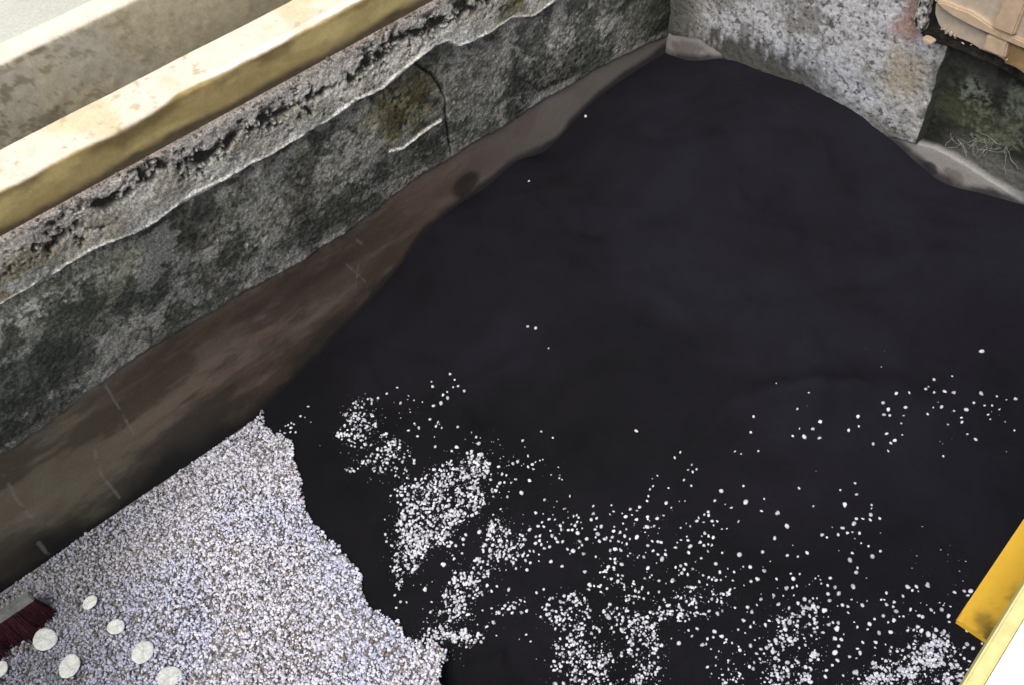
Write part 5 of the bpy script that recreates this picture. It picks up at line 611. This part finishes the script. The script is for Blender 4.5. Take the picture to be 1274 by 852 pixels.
# ================================================================ broom
def broom():
    a = np.array(BROOM_A); d = np.array(BROOM_D); d = d/np.linalg.norm(d); out = np.array(BROOM_OUT); out = out/np.linalg.norm(out)
    up = np.cross(d, out); up = up if up[2] > 0 else -up
    t = empty('broom', tuple(a)); tag(t, 'broom with dark red bristles and a grey head lying on the gravel beside the wall', 'broom')
    L = .34; W = .022; T = .032
    def P(l, w_, h): return tuple(d*l+out*w_+up*h)
    prism('broom_head', [P(-L, 0, 0), P(0, 0, 0), P(0, W, 0), P(-L, W, 0)], tuple(up*T), M_broomhead, t, bevel=.003)
    Vs = []; Fs = []; n = 0; rg = random.Random(3)
    for k in range(5200):
        l = -rg.uniform(0.003, L-.003); h = rg.uniform(.003, T-.003); s = .0010
        fl = (h/T-.5)*.045; ll = rg.uniform(-.006, .006)+.030*(l+L)/L*rg.random()
        wave = .010*math.sin(l*70)+.006*math.sin(l*170)
        Ln = .088+rg.uniform(-.010, .006)+.008*math.sin(l*55)
        p0 = np.array(P(l, W-.003, h)); p1 = np.array(P(l+ll*.45, W+Ln*.55, h+fl*.5+.002+wave*.5)); p2 = np.array(P(l+ll, W+Ln, h+fl-.006+wave))
        side = d*s; top = up*s
        for p, q in ((p0, 1), (p1, .9), (p2, .6)):
            Vs += [p+side*q, p-side*q*.5+top*q, p-side*q*.5-top*q]
        for j in (0, 3):
            for q in range(3): Fs.append((n+j+q, n+j+(q+1) % 3, n+j+3+(q+1) % 3, n+j+3+q))
        n += 9
    mesh_np('bristles', np.array(Vs), np.array(Fs), M_bristle, t, smooth=False)
    # socket and handle run away from the bristles, out of the picture
    m = -L*.5; c0 = np.array(P(m, -.0, T/2)); hd = -d*.93-out*.05+up*.36; hd /= np.linalg.norm(hd)
    for nm, r, l0, l1, mt in (('socket', .017, -.0, .07, M_broomhead), ('handle', .012, .05, 1.0, M_handle)):
        e1 = np.cross(hd, up); e1 /= np.linalg.norm(e1); e2 = np.cross(hd, e1); V = []; F = []
        for l in (l0, l1):
            for j in range(14): th = j/14*2*math.pi; V.append(tuple(c0+hd*l+r*(e1*math.cos(th)+e2*math.sin(th))))
        F = [(j, (j+1) % 14, 14+(j+1) % 14, 14+j) for j in range(14)]+[tuple(range(14)), tuple(range(27, 13, -1))]
        mesh_pd(nm, V, F, mt, t, smooth=True)
broom()

# ================================================================ tan ribbed tub over the recess
def tub():
    t = empty('plastic_tub', (TUB['grime'][0][0], YW, .8)); o0 = np.array(t.location)
    tag(t, 'tan ribbed plastic tub with worn metal edge and grimy underside on the far wall', 'tub')
    def P(key, y0, th, mat, name, bev=.003):
        return prism(name, [(x-o0[0], YW+y0-o0[1], z-o0[2]) for x, z in TUB[key]], (0, th, 0), mat, t, bevel=bev)
    P('grime', -.018, .060, M_grime, 'grimy_base', .006)
    P('lower', -.040, .040, M_tan2, 'lower_panel', .002)
    P('lower2', -.043, .040, M_ochre, 'lower_panel', .002)
    P('upper', -.046, .040, M_tan2, 'upper_panel', .002)
    P('flange', -.058, .018, M_tan, 'rim_flange', .0035)
    P('rib', -.064, .020, M_tan, 'rib', .004)
    P('ribr', -.050, .040, M_tan2, 'upper_panel', .002)
    P('block', -.056, .016, M_tan, 'rib', .004)
    P('metal', -.056, .026, M_metal, 'metal_edge', .003)
    P('chip', -.052, .020, M_tan, 'broken_lip', .002)
    vs, fs = ico(2)
    for (x, z, r) in TUB_BITS:
        p = VAR[int(x*1e4) % 8][:, [0, 2, 1]]*np.array([r*1.1, r*.6, r*.7]); ca, sa = math.cos(-.7+x*40), math.sin(-.7+x*40)
        p = np.stack([p[:, 0]*ca-p[:, 2]*sa, p[:, 1], p[:, 0]*sa+p[:, 2]*ca], -1)+np.array([x, YW-.045, z])-o0
        mesh_np('peeling_flake', p, IF, M_flake, t, smooth=False)
tub()

# ================================================================ near yellow beam and white board
def near_things():
    # yellow beam: flat bar with a dirty end
    p = [np.array(q) for q in YB]            # corner A (far/left), B (end left), C (end right)
    dl = p[0]-p[1]; ln = np.linalg.norm(dl); dl /= ln; dw = p[2]-p[1]; dw -= dl*dw.dot(dl); dw /= np.linalg.norm(dw)
    t = empty('yellow_beam', tuple(p[1])); tag(t, 'yellow painted steel beam with a dirty cut end, above the black powder', 'beam')
    Wd = YB_W; Lt = ln+.8; nu, nv = 120, 40
    A, B = np.meshgrid(np.linspace(0, Lt, nu)**1.0, np.linspace(0, Wd, nv), indexing='ij')
    A = (A/Lt)**2*Lt
    dirt = ss(A+.030*(fbm(A, B, 40, 401, 4)-.5)*2, .026, .000)*.75*ss(fbm(A, B, 60, 403, 3), .25, .6)
    dirt = np.maximum(dirt, ss(A, .085, .02)*ss(B, YB_D-.016, YB_D+.004)*ss(fbm(A, B, 70, 402, 5, .65), .42, .56)*.9)
    bow = -.0025*ss(B, .006, .0)
    V = (A[..., None]*dl+B[..., None]*dw+bow[..., None]*np.array([0, 0, 1.])).reshape(-1, 3)
    dc = np.repeat(dirt.reshape(-1, 1), 3, axis=1)
    mesh_np('top_plate', V, grid_faces(nu, nv), M_yellow, t, dc)
    th = np.array([0, 0, -.0035])
    def Q(a, b_, h): return tuple(dl*a+dw*b_+np.array([0, 0, h]))
    prism('side_flange', [Q(0.0005, .001, -.0005), Q(Lt, .001, -.0005), Q(Lt, Wd-.001, -.0005), Q(0.0005, Wd-.001, -.0005)], (0, 0, -.007), M_yellow, t)
    o = prism('side_flange', [Q(0.0, Wd-.0045, -.003), Q(Lt, Wd-.0045, -.003), Q(Lt, Wd-.0005, -.003), Q(0.0, Wd-.0005, -.003)], (0, 0, -.055), M_yellow, t)
    # board: blown-out sunlight is painted into its white top and pale edge
    q = [np.array(s) for s in WB]; dl = q[0]-q[1]; dl /= np.linalg.norm(dl); dw = np.cross(dl, np.array([0, 0, 1.])); dw = dw if dw.dot(np.array(WB[2])-q[1]) > 0 else -dw
    t = empty('blown_out_board', tuple(q[1])); tag(t, 'white board with blown out sunlight painted on top and yellow edge, nearest the viewer', 'board')
    l0, l1 = -.6, 1.1; W_ = .26; rim = WB_RIM
    def Q(a, b_, h): return tuple(dl*a+dw*b_+np.array([0, 0, h]))
    prism('top', [Q(l0, rim, 0), Q(l1, rim, 0), Q(l1, W_, 0), Q(l0, W_, 0)], (0, 0, -.03), M_white, t, bevel=.001)
    V = [Q(l0, 0, -.006), Q(l1, 0, -.006), Q(l1, rim-.0005, .0005), Q(l0, rim-.0005, .0005), Q(l0, 0, -.034), Q(l1, 0, -.034), Q(l1, rim-.0005, -.034), Q(l0, rim-.0005, -.034)]
    F = [(0, 1, 2, 3), (4, 5, 1, 0), (7, 6, 5, 4), (3, 2, 6, 7), (0, 3, 7, 4), (1, 5, 6, 2)]
    mesh_pd('edge_strip', V, F, M_rim, t, bevel=.002)
near_things()
